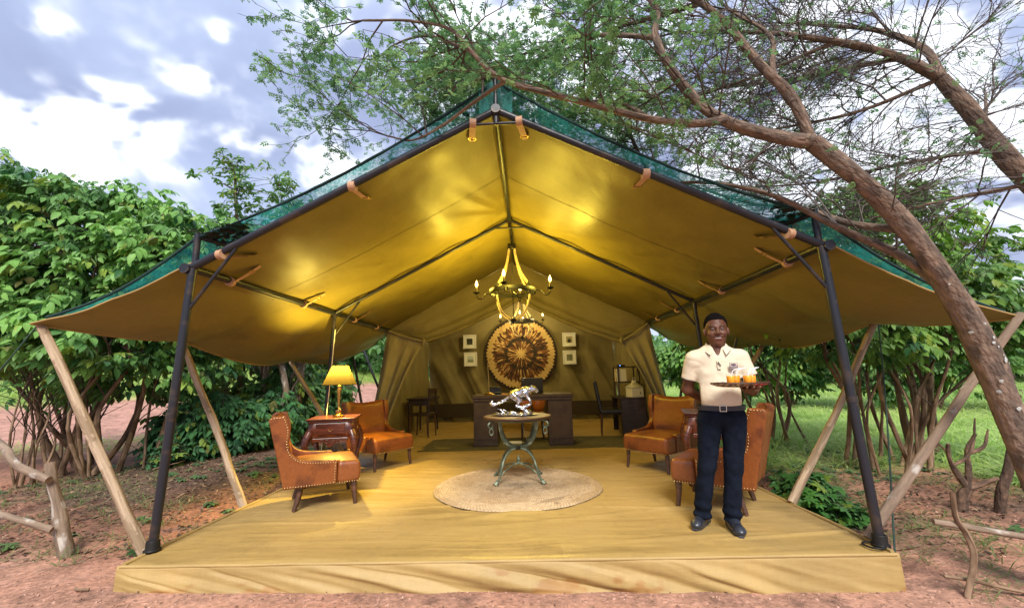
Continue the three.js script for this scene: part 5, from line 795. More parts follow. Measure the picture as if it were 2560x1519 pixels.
// right of the tent
shrub({ name: 'many_stemmed_shrub', label: 'many stemmed shrub with bare brown stems behind the right front post', base: [5.3, groundY(5.3, -6.5), -6.5], seed: 53, stems: 15, stemR: 0.03, spread: 0.62, side: 5, per: [8, 13], clump: 0.2, size: [0.7, 1.15], leaf: bigSpray, dark: [0.03, 0.12, 0.03], light: [0.22, 0.42, 0.07], single: 120, crowns: [{ c: [4.95, 2.15, -6.3], r: [1.25, 0.6, 0.9], n: 95 }, { c: [6.4, 2.25, -6.4], r: [1.1, 0.75, 0.9], n: 80 }, { c: [5.7, 2.75, -6.9], r: [1.3, 0.6, 0.8], n: 70 }] });
shrub({ name: 'leafy_tree', label: 'bright leafy tree top rising behind the curved right trunk', category: 'tree', base: [6.5, groundY(6.5, -7.4), -7.4], seed: 59, stems: 3, stemR: 0.07, side: 9, per: [9, 14], clump: 0.2, size: [0.6, 1.0], leaf: bigSpray, dark: [0.03, 0.13, 0.025], light: [0.23, 0.45, 0.05], crowns: [{ c: [6.5, 3.5, -7.2], r: [1.0, 1.1, 0.8], n: 110 }, { c: [5.6, 3.9, -7.2], r: [0.7, 0.7, 0.6], n: 40 }, { c: [7.9, 3.3, -7.4], r: [0.9, 0.5, 0.5], n: 22 }] });
shrub({ name: 'round_bush', label: 'small round bush standing on the grass behind the juice tray', base: [9.4, groundY(9.4, -16), -16], seed: 61, stems: 6, stemR: 0.05, spread: 0.3, per: [10, 14], clump: 0.3, size: [1.2, 1.9], leaf: midSpray, dark: [0.04, 0.15, 0.04], light: [0.2, 0.42, 0.09], crowns: [{ c: [9.4, 1.85, -15.9], r: [1.35, 1.15, 1.0], n: 110 }] });
shrub({ name: 'round_bush', label: 'light green bush seen between the right curtain and the man', base: [5.2, groundY(5.2, -11.5), -11.5], seed: 67, stems: 7, stemR: 0.04, spread: 0.4, per: [10, 14], clump: 0.24, size: [1.0, 1.6], leaf: midSpray, dark: [0.05, 0.17, 0.04], light: [0.26, 0.5, 0.09], crowns: [{ c: [5.2, 1.7, -11.3], r: [1.5, 0.8, 0.9], n: 130 }] });
shrub({ name: 'dark_bush', label: 'dark leaved bush hanging under the right wing behind the man', base: [5.2, groundY(5.2, -8.6), -8.6], seed: 71, stems: 7, stemR: 0.035, spread: 0.4, side: 4, per: [9, 13], clump: 0.2, size: [0.6, 0.95], leaf: bigSpray, dark: [0.02, 0.09, 0.03], light: [0.12, 0.3, 0.07], crowns: [{ c: [4.7, 2.1, -8.4], r: [1.5, 0.5, 0.7], n: 85 }] });
shrub({ name: 'far_bush', label: 'bush on the grass beyond the many stemmed right shrub', base: [12.5, groundY(12.5, -14), -14], seed: 73, stems: 6, stemR: 0.05, spread: 0.4, per: [10, 14], clump: 0.34, size: [1.3, 2.0], leaf: midSpray, dark: [0.045, 0.15, 0.045], light: [0.22, 0.42, 0.10], crowns: [{ c: [12.5, 2.2, -14], r: [2.4, 1.7, 1.4], n: 170 }] });
shrub({ name: 'leafy_herb', label: 'dense green herb growing against the right platform edge', category: 'plant', base: [3.12, groundY(3.12, -4.75), -4.75], seed: 79, stems: 5, stemR: 0.006, spread: 0.15, side: 0, per: [9, 13], clump: 0.09, size: [0.7, 1.15], leaf: herbSpray, dark: [0.03, 0.15, 0.03], light: [0.15, 0.42, 0.06], crowns: [{ c: [2.98, 0.25, -4.72], r: [0.2, 0.17, 0.36], n: 44 }, { c: [3.1, 0.12, -4.4], r: [0.18, 0.11, 0.2], n: 22 }] });
shrub({ name: 'leafy_herb', label: 'small green weed at the foot of the huge left shrub', category: 'plant', base: [-5.4, groundY(-5.4, -6.7), -6.7], seed: 83, stems: 3, stemR: 0.008, spread: 0.1, per: [8, 12], clump: 0.09, size: [0.9, 1.4], leaf: herbSpray, dark: [0.02, 0.11, 0.035], light: [0.07, 0.23, 0.07], crowns: [{ c: [-5.4, 0.38, -6.7], r: [0.2, 0.2, 0.2], n: 16 }] });
// forked bare stump with shoots
{
  const b = [4.5, groundY(4.5, -4.72), -4.72], t = thing('forked_stump', 'low forked brown stump with bare shoots at the right, beneath the leaning trunk', 'stump', b), S = (pts, r0, r1) => part('stem', tube(spline(pts, 14), (k) => 0.68 * lerp(r0, r1, k), 9, { wob: 0.3, seed: pts[1][0] * 9 }), stumpBark, t);
  S([[0, -0.1, 0], [0.04, 0.12, 0], [0.1, 0.22, 0.02]], 0.075, 0.06); S([[0.1, 0.22, 0.02], [0.04, 0.36, 0], [-0.03, 0.52, 0.02], [-0.04, 0.66, 0.05]], 0.045, 0.022); S([[0.1, 0.22, 0.02], [0.16, 0.42, 0], [0.19, 0.6, 0], [0.26, 0.75, 0.04]], 0.045, 0.02); S([[0.19, 0.55, 0], [0.33, 0.62, 0.02], [0.43, 0.78, 0]], 0.028, 0.014);
  S([[0.02, 0.44, 0], [0.14, 0.52, 0.03], [0.24, 0.66, 0.02], [0.32, 0.9, 0]], 0.026, 0.012); S([[-0.04, 0.58, 0.02], [-0.1, 0.66, 0], [-0.17, 0.69, 0.03]], 0.016, 0.007); S([[0.1, 0.2, 0], [0.24, 0.26, 0.02], [0.38, 0.32, 0.05]], 0.035, 0.03); S([[0.34, -0.05, 0.03], [0.4, 0.2, 0.05], [0.5, 0.45, 0.06], [0.62, 0.75, 0.06]], 0.07, 0.055);
}

// ---------------------------------------------------------------- the two thorn trees that arch over the roof
const featherGeo = M(...[0, 1, 2].flatMap((i) => [-1, 1].map((s) => blade(0.024, 0.013, 0.15, 0.1, 2).rotateZ(s * 0.4 * (i - 1)).rotateY(s * (1.1 - 0.1 * i)).translate(0, -0.002 * i * i, 0.004 + 0.012 * i))), blade(0.022, 0.012, 0.1, 0.1, 2).translate(0, -0.008, 0.036));
{
  const canopy = (name, label, base, trunkPts, trunkR, limbs, seed, leafy, count) => {
    const r = rng(seed), gs = () => (r() + r() + r() - 1.5) * 1.2, t = thing(name, label, 'tree', base), B = V(...base), rel = (p) => V(...p).sub(B);
    part('trunk', tube(spline(trunkPts.map(rel), 60), trunkR, 16, { wob: 0.16, seed }), bark, t);
    const tw = new Twigs(3), tg = new Twigs(3), leaves = [];
    // kept cut back above the roof line
    const clear = (q) => { const wx = q.x + B.x, wz = q.z + B.z, k = 3.3 / Math.max(0.8, -wz), X = Math.abs(0.21 + (wx - 0.21) * Math.min(1.4, k)), top = (a) => (a < 2.55 ? APEX + 0.36 - 0.512 * a : 2.85 - 0.36 * (a - 2.55)); if (X < 4.2 && wz > -9) { const lim = wz > -3.3 ? 1.51 + (top(X) - 1.51) / k : top(Math.abs(wx)) + 0.06; if (q.y + B.y < lim) q.y = lim - B.y; } };
    const twig = (p, d, len, r0, depth) => {
      const n = 5, pts = [p.clone()]; let q = p.clone(), dir = d.clone();
      for (let k = 0; k < n; k++) { dir.add(V(gs() * 0.34, gs() * 0.22, gs() * 0.34)).normalize(); dir.y *= 0.9; q = q.clone().addScaledVector(dir, len / n); clear(q); pts.push(q); }
      const w = q.clone().add(B), lf = leafy(w.x, w.y, w.z); (lf < 0.35 ? tg : tw).add(pts, r0, Math.max(0.0016, r0 * 0.35));
      if (depth > 0) { const kids = lf < 0.35 ? (depth > 1 ? 6 : 5) : 4; for (let c = 0; c < kids; c++) { const k = 1 + Math.floor(r() * n), s = r() < 0.5 ? -1 : 1, dd = pts[Math.min(n, k)].clone().sub(pts[k - 1]).normalize(), ax = V(gs() * 0.5, 1, gs() * 0.5).normalize(); dd.applyAxisAngle(ax, s * (0.5 + 0.6 * r())).add(V(0, gs() * 0.3, 0)).normalize(); twig(pts[k], dd, len * (0.42 + 0.3 * r()), Math.max(0.0016, r0 * 0.55), depth - 1); } }
      if (depth <= 1) for (let k = 1; k <= n; k++) for (let m = 0; m < (depth === 0 ? 3 : 2); m++) if (r() < lf * 0.46) leaves.push({ p: pts[k].clone().add(V(gs() * 0.015, gs() * 0.012, gs() * 0.015)), rx: 0.2 + gs() * 0.7, ry: r() * 6.28, rz: gs() * 0.7, s: 0.7 + 0.7 * r(), c: shade([0.07, 0.19, 0.075], [0.24, 0.44, 0.15], r()) });
    };
    limbs.forEach(([pts, r0, r1, n], li) => {
      const P = spline(pts.map(rel), pts.length * 7);
      part('limb', tube(P, (k) => 0.9 * lerp(r0, r1, k), 10, { wob: 0.18, seed: li * 5 + seed }), bark, t);
      const len = P.reduce((s, p, i) => (i ? s + p.distanceTo(P[i - 1]) : 0), 0);
      for (let i = 0; i < Math.round(n * len * count); i++) {
        const k = Math.floor((0.08 + 0.92 * r()) * (P.length - 1)), T = P[Math.min(P.length - 1, k + 1)].clone().sub(P[Math.max(0, k - 1)]).normalize();
        const side = T.clone().cross(V(0, 1, 0)).normalize(), a = r() * 6.28, d = T.clone().multiplyScalar(0.55).addScaledVector(side, Math.cos(a) * 1.0).add(V(0, Math.sin(a) * 0.62 + 0.1, 0)).normalize();
        twig(P[k], d, 0.55 + 0.6 * r(), lerp(0.010, 0.006, r()), 2);
      }
      for (let i = 0; i < 3; i++) twig(P[P.length - 1], P[P.length - 1].clone().sub(P[P.length - 3]).normalize(), 0.8, r1 * 0.8, 2);
    });
    part('twigs', tw.geo(), twigBark, t, { kind: 'stuff' }); if (tg.i.length) part('bare_twigs', tg.geo(), greyTwig, t, { kind: 'stuff' });
    scatter('crown', t, featherGeo, fineLeaf, leaves);
    return t;
  };
  const leafy1 = (x, y, z) => clamp(0.95 - 0.85 * sstep(0.5, 1.9, x - 0.12 * (-z - 3)) - 0.1 * (z < -5 ? 1 : 0));
  const t1 = canopy('thorn_tree', 'leaning thorn tree with curved lichen spotted trunk arching over the tent roof', [3.62, -0.1, -2.9],
    [[3.66, -0.15, -2.9], [3.52, 0.45, -2.95], [3.43, 0.86, -3], [3.35, 1.31, -3], [3.28, 1.61, -3], [3.18, 1.92, -3], [3.02, 2.26, -2.98], [2.83, 2.55, -2.96], [2.59, 2.84, -2.94], [2.31, 3.12, -2.92]], (k) => lerp(0.092, 0.056, k), [
      [[[2.31, 3.12, -2.92], [2.16, 3.13, -2.9], [1.98, 3.18, -2.9], [1.64, 3.34, -2.9], [1.46, 3.55, -2.9], [1.34, 3.76, -2.9], [1.26, 4.02, -2.9], [1.30, 4.32, -2.95], [1.1, 4.9, -3.2]], 0.058, 0.02, 2.4],
      [[[1.70, 3.30, -2.88], [1.45, 3.24, -2.82], [1.16, 3.27, -2.8], [0.8, 3.39, -2.8], [0.39, 3.53, -2.8], [0.07, 3.66, -2.8], [-0.15, 3.90, -2.8], [-0.3, 4.13, -2.85], [-0.61, 4.32, -2.95], [-1.1, 4.5, -3.1]], 0.034, 0.009, 3.2],
      [[[0.10, 3.65, -2.82], [-0.16, 3.61, -3.0], [-0.44, 3.56, -3.2], [-0.72, 3.5, -3.3], [-0.95, 3.58, -3.35]], 0.017, 0.008, 2.2],
      [[[2.31, 3.12, -2.92], [2.2, 3.45, -2.9], [1.99, 3.77, -2.9], [1.81, 4.09, -2.9], [1.65, 4.34, -2.95], [1.3, 4.9, -3.3]], 0.05, 0.018, 2.4],
      [[[2.2, 3.42, -2.9], [2.13, 3.7, -2.95], [2.18, 4.05, -3.0], [2.0, 4.5, -3.2]], 0.034, 0.012, 2.6],
      [[[3.12, 2.04, -3.02], [2.95, 2.32, -3.14], [2.76, 2.47, -3.2], [2.56, 2.6, -3.22], [2.19, 2.86, -3.26], [1.74, 3.03, -3.35], [1.35, 3.1, -3.5]], 0.042, 0.011, 2.6],
      [[[2.90, 2.44, -2.98], [2.77, 2.62, -3.3], [2.66, 2.86, -3.6], [2.4, 3.1, -4.0], [2.0, 3.5, -4.4]], 0.034, 0.01, 2.2],
      [[[1.26, 4.02, -2.9], [0.8, 4.5, -3.4], [0.2, 5.0, -4.2], [-0.5, 5.5, -5.0]], 0.024, 0.009, 3.0],
      [[[1.65, 4.34, -2.95], [1.2, 5.0, -3.9], [0.6, 5.6, -5.0], [0.0, 6.2, -6.2]], 0.024, 0.009, 3.0],
      [[[-0.15, 3.90, -2.8], [-0.6, 4.5, -3.3], [-1.1, 4.95, -3.9], [-1.5, 5.3, -4.5]], 0.016, 0.008, 2.8],
      [[[0.39, 3.53, -2.8], [0.3, 3.95, -3.3], [0.1, 4.4, -3.8], [-0.3, 4.8, -4.4]], 0.016, 0.008, 2.8],
      [[[1.16, 3.27, -2.8], [1.0, 3.7, -3.2], [0.8, 4.1, -3.8], [0.6, 4.4, -4.6]], 0.018, 0.008, 2.6],
    ], 101, leafy1, 1.45);
  // lichen: crusty plates on the trunk
  { const r = rng(7), tr = spline([[3.52, 0.45, -2.95], [3.43, 0.86, -3], [3.35, 1.31, -3], [3.28, 1.61, -3], [3.18, 1.92, -3], [3.02, 2.26, -2.98]].map((p) => V(...p)), 50), li = [];
    for (let i = 0; i < 60; i++) { const k = Math.floor(Math.pow(r(), 1.7) * 48), a = 0.3 + (r() - 0.5) * 2.6, R = lerp(0.089, 0.073, k / 50) * 1.04, d = V(Math.sin(a) * 0.93, -0.1 + 0.25 * Math.sin(a), Math.cos(a)).normalize(), p = tr[k].clone().addScaledVector(d, R), s = 0.006 + 0.02 * r() * r(); const g = new THREE.CircleGeometry(s, 9); warp(g, (x, y) => [x * (1 + 0.4 * n3(x * 90, y * 90, i)), y * (1 + 0.4 * n3(y * 90, x * 90, i + 5)), 0.004 - 0.004 * Math.hypot(x, y) / s]); li.push(g.applyQuaternion(new THREE.Quaternion().setFromUnitVectors(V(0, 0, 1), d)).translate(p.x - 3.62, p.y + 0.1, p.z + 2.9)); }
    part('lichen', M(...li), std([0.40, 0.42, 0.39], 0.95), t1, { kind: 'stuff' }); }
  canopy('thorn_tree', 'thick bare thorn limb entering from the upper right edge of the picture', [5.9, -0.1, -3.3],
    [[5.9, -0.15, -3.3], [5.6, 1.0, -3.35], [5.1, 2.15, -3.5], [4.58, 3.01, -3.6], [4.28, 3.56, -3.6], [4.02, 4.05, -3.6]], (k) => lerp(0.105, 0.06, k), [
      [[[4.02, 4.05, -3.6], [3.7, 4.28, -3.6], [3.19, 4.52, -3.65], [2.66, 4.78, -3.8], [1.9, 5.1, -4.1]], 0.05, 0.016, 2.4],
      [[[4.02, 4.05, -3.6], [4.05, 4.4, -3.7], [3.9, 4.8, -3.9], [3.4, 5.4, -4.4]], 0.05, 0.016, 2.4],
      [[[4.28, 3.56, -3.6], [4.5, 3.8, -3.8], [4.9, 3.95, -4.1], [5.3, 4.4, -4.4]], 0.035, 0.012, 2.4],
      [[[4.58, 3.01, -3.6], [4.1, 3.0, -3.9], [3.6, 2.95, -4.2], [3.1, 3.0, -4.5]], 0.022, 0.008, 3.0],
      [[[4.4, 3.35, -3.6], [4.0, 3.45, -4.0], [3.4, 3.5, -4.5], [2.7, 3.7, -5.0]], 0.024, 0.008, 3.0],
      [[[3.7, 4.28, -3.6], [3.3, 4.7, -4.4], [2.8, 5.3, -5.4], [2.0, 5.8, -6.6]], 0.03, 0.009, 2.8],
      [[[3.19, 4.52, -3.65], [2.6, 4.45, -4.0], [2.0, 4.5, -4.4], [1.4, 4.7, -4.8]], 0.022, 0.008, 2.8],
      [[[4.02, 4.05, -3.6], [3.5, 3.95, -3.9], [3.0, 4.0, -4.2], [2.4, 4.1, -4.6]], 0.022, 0.008, 2.8],
    ], 131, (x, y, z) => clamp(0.05 + 0.25 * sstep(2.0, 1.0, x)), 4.4);
}

// ---------------------------------------------------------------- ground cover: grass, weeds, litter, pebbles, far trees
{
  const r = rng(501), gs = () => (r() + r() + r() - 1.5) * 1.2;
  const tuft = M(...Array.from({ length: 8 }, (_, i) => blade(0.16 + 0.05 * (i % 3), 0.010, 0.5, 0.1, 3, 0.6).rotateX(-1.0 + 0.18 * (i % 4)).rotateY(i * 0.81).translate(0.02 * Math.cos(i * 2), 0, 0.02 * Math.sin(i * 2))));
  const grass = [], weeds = [], litter = [], stones = [];
  for (let i = 0; i < 190000 && grass.length < 42000; i++) {
    const d = 3.2 + 36 * r() ** 1.7, a = (r() - 0.5) * 2.0, x = 0.21 + d * Math.sin(a), z = -d * Math.cos(a); if (Math.abs(x) < 2.85 && z > -12.5) continue;
    const g = grassy(x, z); if (g < 0.15 || r() > g * (0.35 + 0.65 * sstep(-0.25, 0.2, fbm(x * 0.9, z * 0.9, 12, 3)))) continue;
    grass.push({ p: V(x, groundY(x, z) - 0.01, z), ry: r() * 6.28, rx: gs() * 0.12, s: (0.55 + 1.1 * r() ** 2) * (1 + 0.025 * d), c: shade([0.22, 0.42, 0.06], [0.54, 0.68, 0.19], clamp(0.45 + 0.9 * fbm(x * 0.4, z * 0.4, 3, 3) + 0.35 * gs())) });
  }
  // scattered tufts on the soil
  for (let i = 0; i < 1500; i++) { const L = r() < 0.5, x = L ? -2.95 - 4.2 * r() : 2.95 + 3.2 * r(), z = L ? -3.0 - 4.6 * r() : -2.9 - 3.2 * r(); if (fbm(x * 1.3, z * 1.3, 33, 3) < (L ? 0.0 : -0.02)) continue; if (L && z > -3.6 && x > -3.4) continue; grass.push({ p: V(x, groundY(x, z) - 0.01, z), ry: r() * 6.28, rx: gs() * 0.2, s: 0.35 + 0.55 * r(), c: shade([0.10, 0.20, 0.03], [0.24, 0.30, 0.09], r()) }); }
  tag(scatter('grass', scene, tuft, fineLeaf, grass), 'loose bright green grass growing in the clearing and round the tent', 'grass');
  for (let i = 0; i < 2200; i++) { const L = r() < 0.42, x = L ? -2.9 - 4.2 * r() : 2.9 + 4.2 * r(), z = L ? -3.4 - 5.2 * r() : -3.2 - 5.2 * r(); if (fbm(x * 1.1 + 5, z * 1.1, 21, 3) < 0.06) continue; weeds.push({ p: V(x, groundY(x, z) + 0.012 + 0.03 * r(), z), ry: r() * 6.28, rx: gs() * 0.3, s: 0.35 + 0.75 * r(), c: shade([0.03, 0.11, 0.03], [0.13, 0.25, 0.06], r()) }); }
  tag(scatter('weeds', scene, herbSpray, plantLeaf, weeds), 'small broad-leaved weeds scattered over the bare soil', 'weeds');
  const lg = blade(0.05, 0.024, -0.2, 0.3, 2);
  for (let i = 0; i < 15000; i++) { const L = r() < 0.6, x = L ? -2.75 - 4.6 * r() : 2.75 + 3.6 * r(), z = L ? -3.6 - 5.6 * r() : -2.9 - 4.4 * r(); if (fbm(x * 0.9, z * 0.9, 41, 3) < (L ? -0.28 + 0.42 * sstep(-5.2, -3.6, z) : -0.02)) continue; litter.push({ p: V(x, groundY(x, z) + 0.008, z), ry: r() * 6.28, rx: gs() * 0.35, rz: gs() * 0.4, s: 0.4 + 0.9 * r(), c: shade([0.05, 0.032, 0.02], [0.26, 0.17, 0.10], r() ** 1.6) }); }
  for (let i = 0; i < 500; i++) { const x = (r() - 0.5) * 7.4, z = -2.2 - 0.9 * r(); litter.push({ p: V(x, groundY(x, z) + 0.006, z), ry: r() * 6.28, rx: gs() * 0.2, rz: gs() * 0.3, s: 0.15 + 0.45 * r(), c: shade([0.09, 0.05, 0.035], [0.26, 0.15, 0.10], r()) }); }
  tag(scatter('leaf_litter', scene, lg, std(null, 0.95), litter), 'dry brown leaves and bits of bark strewn over the soil', 'leaf litter');
  const sg = new THREE.IcosahedronGeometry(0.012, 0).scale(1, 0.6, 0.85);
  for (let i = 0; i < 6500; i++) { const f = r() < 0.5, x = f ? (r() - 0.5) * 7.6 : (r() < 0.5 ? -2.75 - 3.4 * r() : 2.75 + 2.6 * r()), z = f ? -2.1 - 1.05 * r() : -2.8 - 3.4 * r(); stones.push({ p: V(x, groundY(x, z) + 0.002, z), ry: r() * 6.28, rx: r() * 3, s: 0.18 + 1.0 * r() ** 4, c: shade([0.20, 0.10, 0.07], [0.52, 0.32, 0.24], r()) }); }
  tag(scatter('pebbles', scene, sg, std(null, 0.95), stones), 'small reddish pebbles and crumbs on the soil', 'pebbles');
  const far = [], fg = M(...[0, 1, 2, 3, 4].map((i) => blade(0.5, 0.3, 0.3).rotateX(0.2 * i).rotateY(i * 1.3)));
  for (let i = 0; i < 150; i++) {
    const a = -1.25 + 2.5 * i / 149 + gs() * 0.02, d = 34 + 26 * r(), x = d * Math.sin(a), z = -d * Math.cos(a), h = 2.6 + 3.4 * r(), w = 1.8 + 1.6 * r(), y0 = groundY(x, z), tn = r();
    for (let k = 0; k < 130; k++) { const u = r() * 2 - 1, b = r() * 6.28, q = Math.sqrt(1 - u * u), rr = Math.cbrt(r()); far.push({ p: V(x + w * q * Math.cos(b) * rr, y0 + h * 0.52 + h * 0.5 * u * rr, z + w * q * Math.sin(b) * rr), ry: r() * 6.28, rx: gs(), s: 0.7 + 0.6 * r(), c: shade([0.06, 0.18, 0.06], [0.22, 0.42, 0.13], clamp(tn * 0.6 + 0.5 * r())) }); }
  }
  tag(scatter('distant_trees', scene, fg, fineLeaf, far), 'far belt of green trees and bushes closing off the clearing', 'trees');
}

// ================================================================== the man with the tray
const MAN = [1.66, FLOOR + 0.004, -3.66], MYAW = -17 * D2R, MS = 0.975;
{
  const p = thing('person', 'smiling man in cream polo shirt and dark trousers holding a tray', 'person', MAN, MYAW); p.scale.setScalar(MS);
  const lean = (x, y, z) => [x + 0.125 * sstep(-0.1, 1.05, y), y, z];        // weight over his left side
  const lg = (g) => { const q = g.attributes.position, n = g.attributes.normal; for (let i = 0; i < q.count; i++) { const c = lean(q.getX(i), q.getY(i), q.getZ(i)); q.setXYZ(i, ...c); } return g; };
  const skin = [0.125, 0.05, 0.029], tone = (x, y, z) => { let c = mul(skin, 0.9 + 0.35 * fbm(x * 30, y * 30, z * 30, 3)); return c; };
  // joints
  const SL = [0.18, 1.365, -0.01], EL = [0.245, 1.10, 0.0], WL = [0.168, 1.105, 0.235], SR = [-0.18, 1.365, -0.01], ER = [-0.245, 1.10, -0.09], WR = [-0.10, 0.985, -0.215];
  const arms = (x, y, z) => { let d = cone(x, y, z, SL, EL, 0.056, 0.046); d = smin(d, cone(x, y, z, EL, WL, 0.047, 0.031), 0.03); d = Math.min(d, smin(cone(x, y, z, SR, ER, 0.056, 0.046), cone(x, y, z, ER, WR, 0.047, 0.031), 0.03)); d = smin(d, cone(x, y, z, [-0.10, 0.985, -0.215], [-0.01, 0.965, -0.22], 0.034, 0.04), 0.02); d = Math.min(d, cone(x, y, z, [0.02, 1.34, -0.02], [0.02, 1.50, 0.008], 0.062, 0.057)); d = Math.min(d, ell(x, y, z, [0, 1.36, 0.0], [0.17, 0.07, 0.085])); d = smin(d, cone(x, y, z, [0.005, 1.46, 0.02], [0.003, 1.33, 0.052], 0.056, 0.048), 0.02); return d; };
  const gArms = nets(arms, [-0.40, 0.9, -0.30], [0.36, 1.56, 0.32], 0.011, tone);
  // head: local centre, y up, face towards +z
  const hc = [0.018, 1.575, 0.02];
  const head = (X, Y, Z) => {
    const x = X - hc[0], y = Y - hc[1], z = Z - hc[2], ax = Math.abs(x);
    let d = ell(x, y, z, [0, 0.032, -0.012], [0.077, 0.094, 0.095]);
    d = smin(d, ell(x, y, z, [0, -0.045, 0.022], [0.062, 0.072, 0.066]), 0.035);
    d = smin(d, ell(x, y, z, [0, -0.098, 0.055], [0.026, 0.020, 0.024]), 0.03);
    d = smin(d, ell(ax, y, z, [0.040, -0.025, 0.062], [0.026, 0.022, 0.022]), 0.02);          // cheeks
    d = smin(d, ell(ax, y, z, [0.032, 0.030, 0.077], [0.026, 0.009, 0.012]), 0.014);           // brows
    d = smin(d, cone(x, y, z, [0, 0.018, 0.085], [0, -0.022, 0.102], 0.009, 0.014), 0.012);
    d = smin(d, ell(ax, y, z, [0.015, -0.026, 0.092], [0.011, 0.009, 0.011]), 0.008);          // nostril wings
    d = -smin(-d, ell(ax, y, z, [0.031, 0.010, 0.090], [0.017, 0.010, 0.016]), 0.010);         // eye sockets
    d = smin(d, ell(ax, y, z, [0.031, 0.0145, 0.0745], [0.018, 0.006, 0.011]), 0.004);         // lids
    d = smin(d, ell(x, y + 0.12 * x * x * 0 - 3.2 * x * x, z, [0, -0.046, 0.083], [0.032, 0.006, 0.012]), 0.006); // lips, corners raised
    d = smin(d, ell(x, y - 3.2 * x * x, z, [0, -0.068, 0.080], [0.026, 0.007, 0.012]), 0.006);
    d = -smin(-d, ell(x, y - 3.2 * x * x, z, [0, -0.0565, 0.090], [0.029, 0.0065, 0.014]), 0.003);
    d = smin(d, ell(ax, y, z, [0.081, -0.005, -0.006], [0.011, 0.030, 0.018]), 0.008);          // ears
    d = smin(d, cone(x, y, z, [0, -0.06, -0.02], [-0.005, -0.16, -0.02], 0.056, 0.058), 0.03);  // neck
    return d;
  };
  const faceTone = (X, Y, Z) => { const x = X - hc[0], y = Y - hc[1] - 3.2 * x * x, z = Z - hc[2]; let c = tone(X, Y, Z); const lip = Math.max(Math.exp(-(((y + 0.045) / 0.006) ** 2)), Math.exp(-(((y + 0.068) / 0.007) ** 2))) * sstep(0.036, 0.024, Math.abs(x)) * sstep(0.06, 0.075, z); c = mix(c, [0.15, 0.045, 0.035], lip * 0.7); const br = Math.exp(-(((Y - hc[1] - 0.034 + 0.12 * Math.abs(Math.abs(x) - 0.03)) / 0.0045) ** 2)) * sstep(0.056, 0.046, Math.abs(x)) * sstep(0.008, 0.014, Math.abs(x)) * sstep(0.05, 0.06, z); return mix(c, [0.012, 0.008, 0.006], br * 0.8); };
  const gHead = nets(head, [-0.085 + hc[0] - 0.015, hc[1] - 0.15, -0.13], [0.10 + hc[0], hc[1] + 0.145, 0.15], 0.0042, faceTone);
  // left hand under the tray: palm up, fingers spread beneath it
  const hand = (x, y, z) => {
    let d = ell(x, y, z, [0.155, 1.118, 0.30], [0.043, 0.020, 0.055]); d = smin(d, cone(x, y, z, WL, [0.158, 1.112, 0.27], 0.030, 0.028), 0.02);
    [[0.185, 0.345, 0.215, 0.395, 0.228, 0.415], [0.166, 0.352, 0.178, 0.412, 0.184, 0.434], [0.146, 0.350, 0.140, 0.410, 0.138, 0.430], [0.127, 0.340, 0.106, 0.388, 0.099, 0.404]].forEach(([ax, az, bx, bz, cx, cz], i) => { d = smin(d, Math.min(cone(x, y, z, [ax, 1.115, az], [bx, 1.121, bz], 0.0098, 0.0088), cone(x, y, z, [bx, 1.121, bz], [cx, 1.131, cz], 0.0088, 0.0078)), 0.006); });
    d = smin(d, Math.min(cone(x, y, z, [0.19, 1.112, 0.285], [0.225, 1.118, 0.31], 0.0125, 0.0105), cone(x, y, z, [0.225, 1.118, 0.31], [0.243, 1.128, 0.338], 0.0105, 0.009)), 0.01);
    return d;
  };
  const gHand = nets(hand, [0.06, 1.06, 0.21], [0.27, 1.16, 0.46], 0.0038, (x, y, z) => mix(tone(x, y, z), [0.25, 0.12, 0.075], sstep(1.115, 1.13, y) * 0.6));
  const HS = 1.13, big = (g) => warpKeep(g, (x, y, z) => [hc[0] + (x - hc[0]) * HS, 1.46 + (y - 1.46) * HS, hc[2] + (z - hc[2]) * HS]);
  function warpKeep(g, f) { const q = g.attributes.position; for (let i = 0; i < q.count; i++) q.setXYZ(i, ...f(q.getX(i), q.getY(i), q.getZ(i))); return g; }
  part('body', lg(M(gArms, big(gHead), gHand)), phys(null, 0.5, { vertexColors: true, specularIntensity: 0.6 }), p);
  // eyes, teeth, hair
  const eye = (s) => [new THREE.SphereGeometry(0.0115, 14, 10).translate(hc[0] + s * 0.031, hc[1] + 0.008, hc[2] + 0.0735)];
  for (const s of [-1, 1]) { const e = part('eye', eye(s).map(big).map(lg), std([0.12, 0.10, 0.09], 0.4), p); part('iris', lg(big(new THREE.SphereGeometry(0.0072, 10, 8).translate(hc[0] + s * 0.031, hc[1] + 0.0078, hc[2] + 0.0785))), std([0.01, 0.006, 0.004], 0.15), e); }
  part('teeth', lg(big(sheet(12, 3, (u, v) => { const x = lerp(-0.022, 0.022, u); return [hc[0] + x, hc[1] - 0.0525 - 0.007 * v + 3.2 * x * x, hc[2] + 0.0845 - 7 * x * x]; }))), std([0.52, 0.48, 0.42], 0.4), p);
  const hair = (X, Y, Z) => { const x = X - hc[0], y = Y - hc[1], z = Z - hc[2]; let d = ell(x, y, z, [0, 0.044, -0.018], [0.083, 0.098, 0.0985]); const line = y - (0.082 - 0.9 * Math.max(0, 0.05 - z) * 0.9 - 0.35 * Math.max(0, Math.abs(x) - 0.052)); d = Math.max(d, -(line + 0.0)); d = Math.max(d, -head(X, Y, Z) - 0.006); return d + 0.006 * fbm(X * 130, Y * 130, Z * 130, 2); };
  part('hair', lg(big(nets(hair, [-0.10 + hc[0], hc[1] - 0.07, -0.14], [0.10 + hc[0], hc[1] + 0.15, 0.14], 0.0045))), phys([0.006, 0.005, 0.005], 1, { specularIntensity: 0.08 }), p);
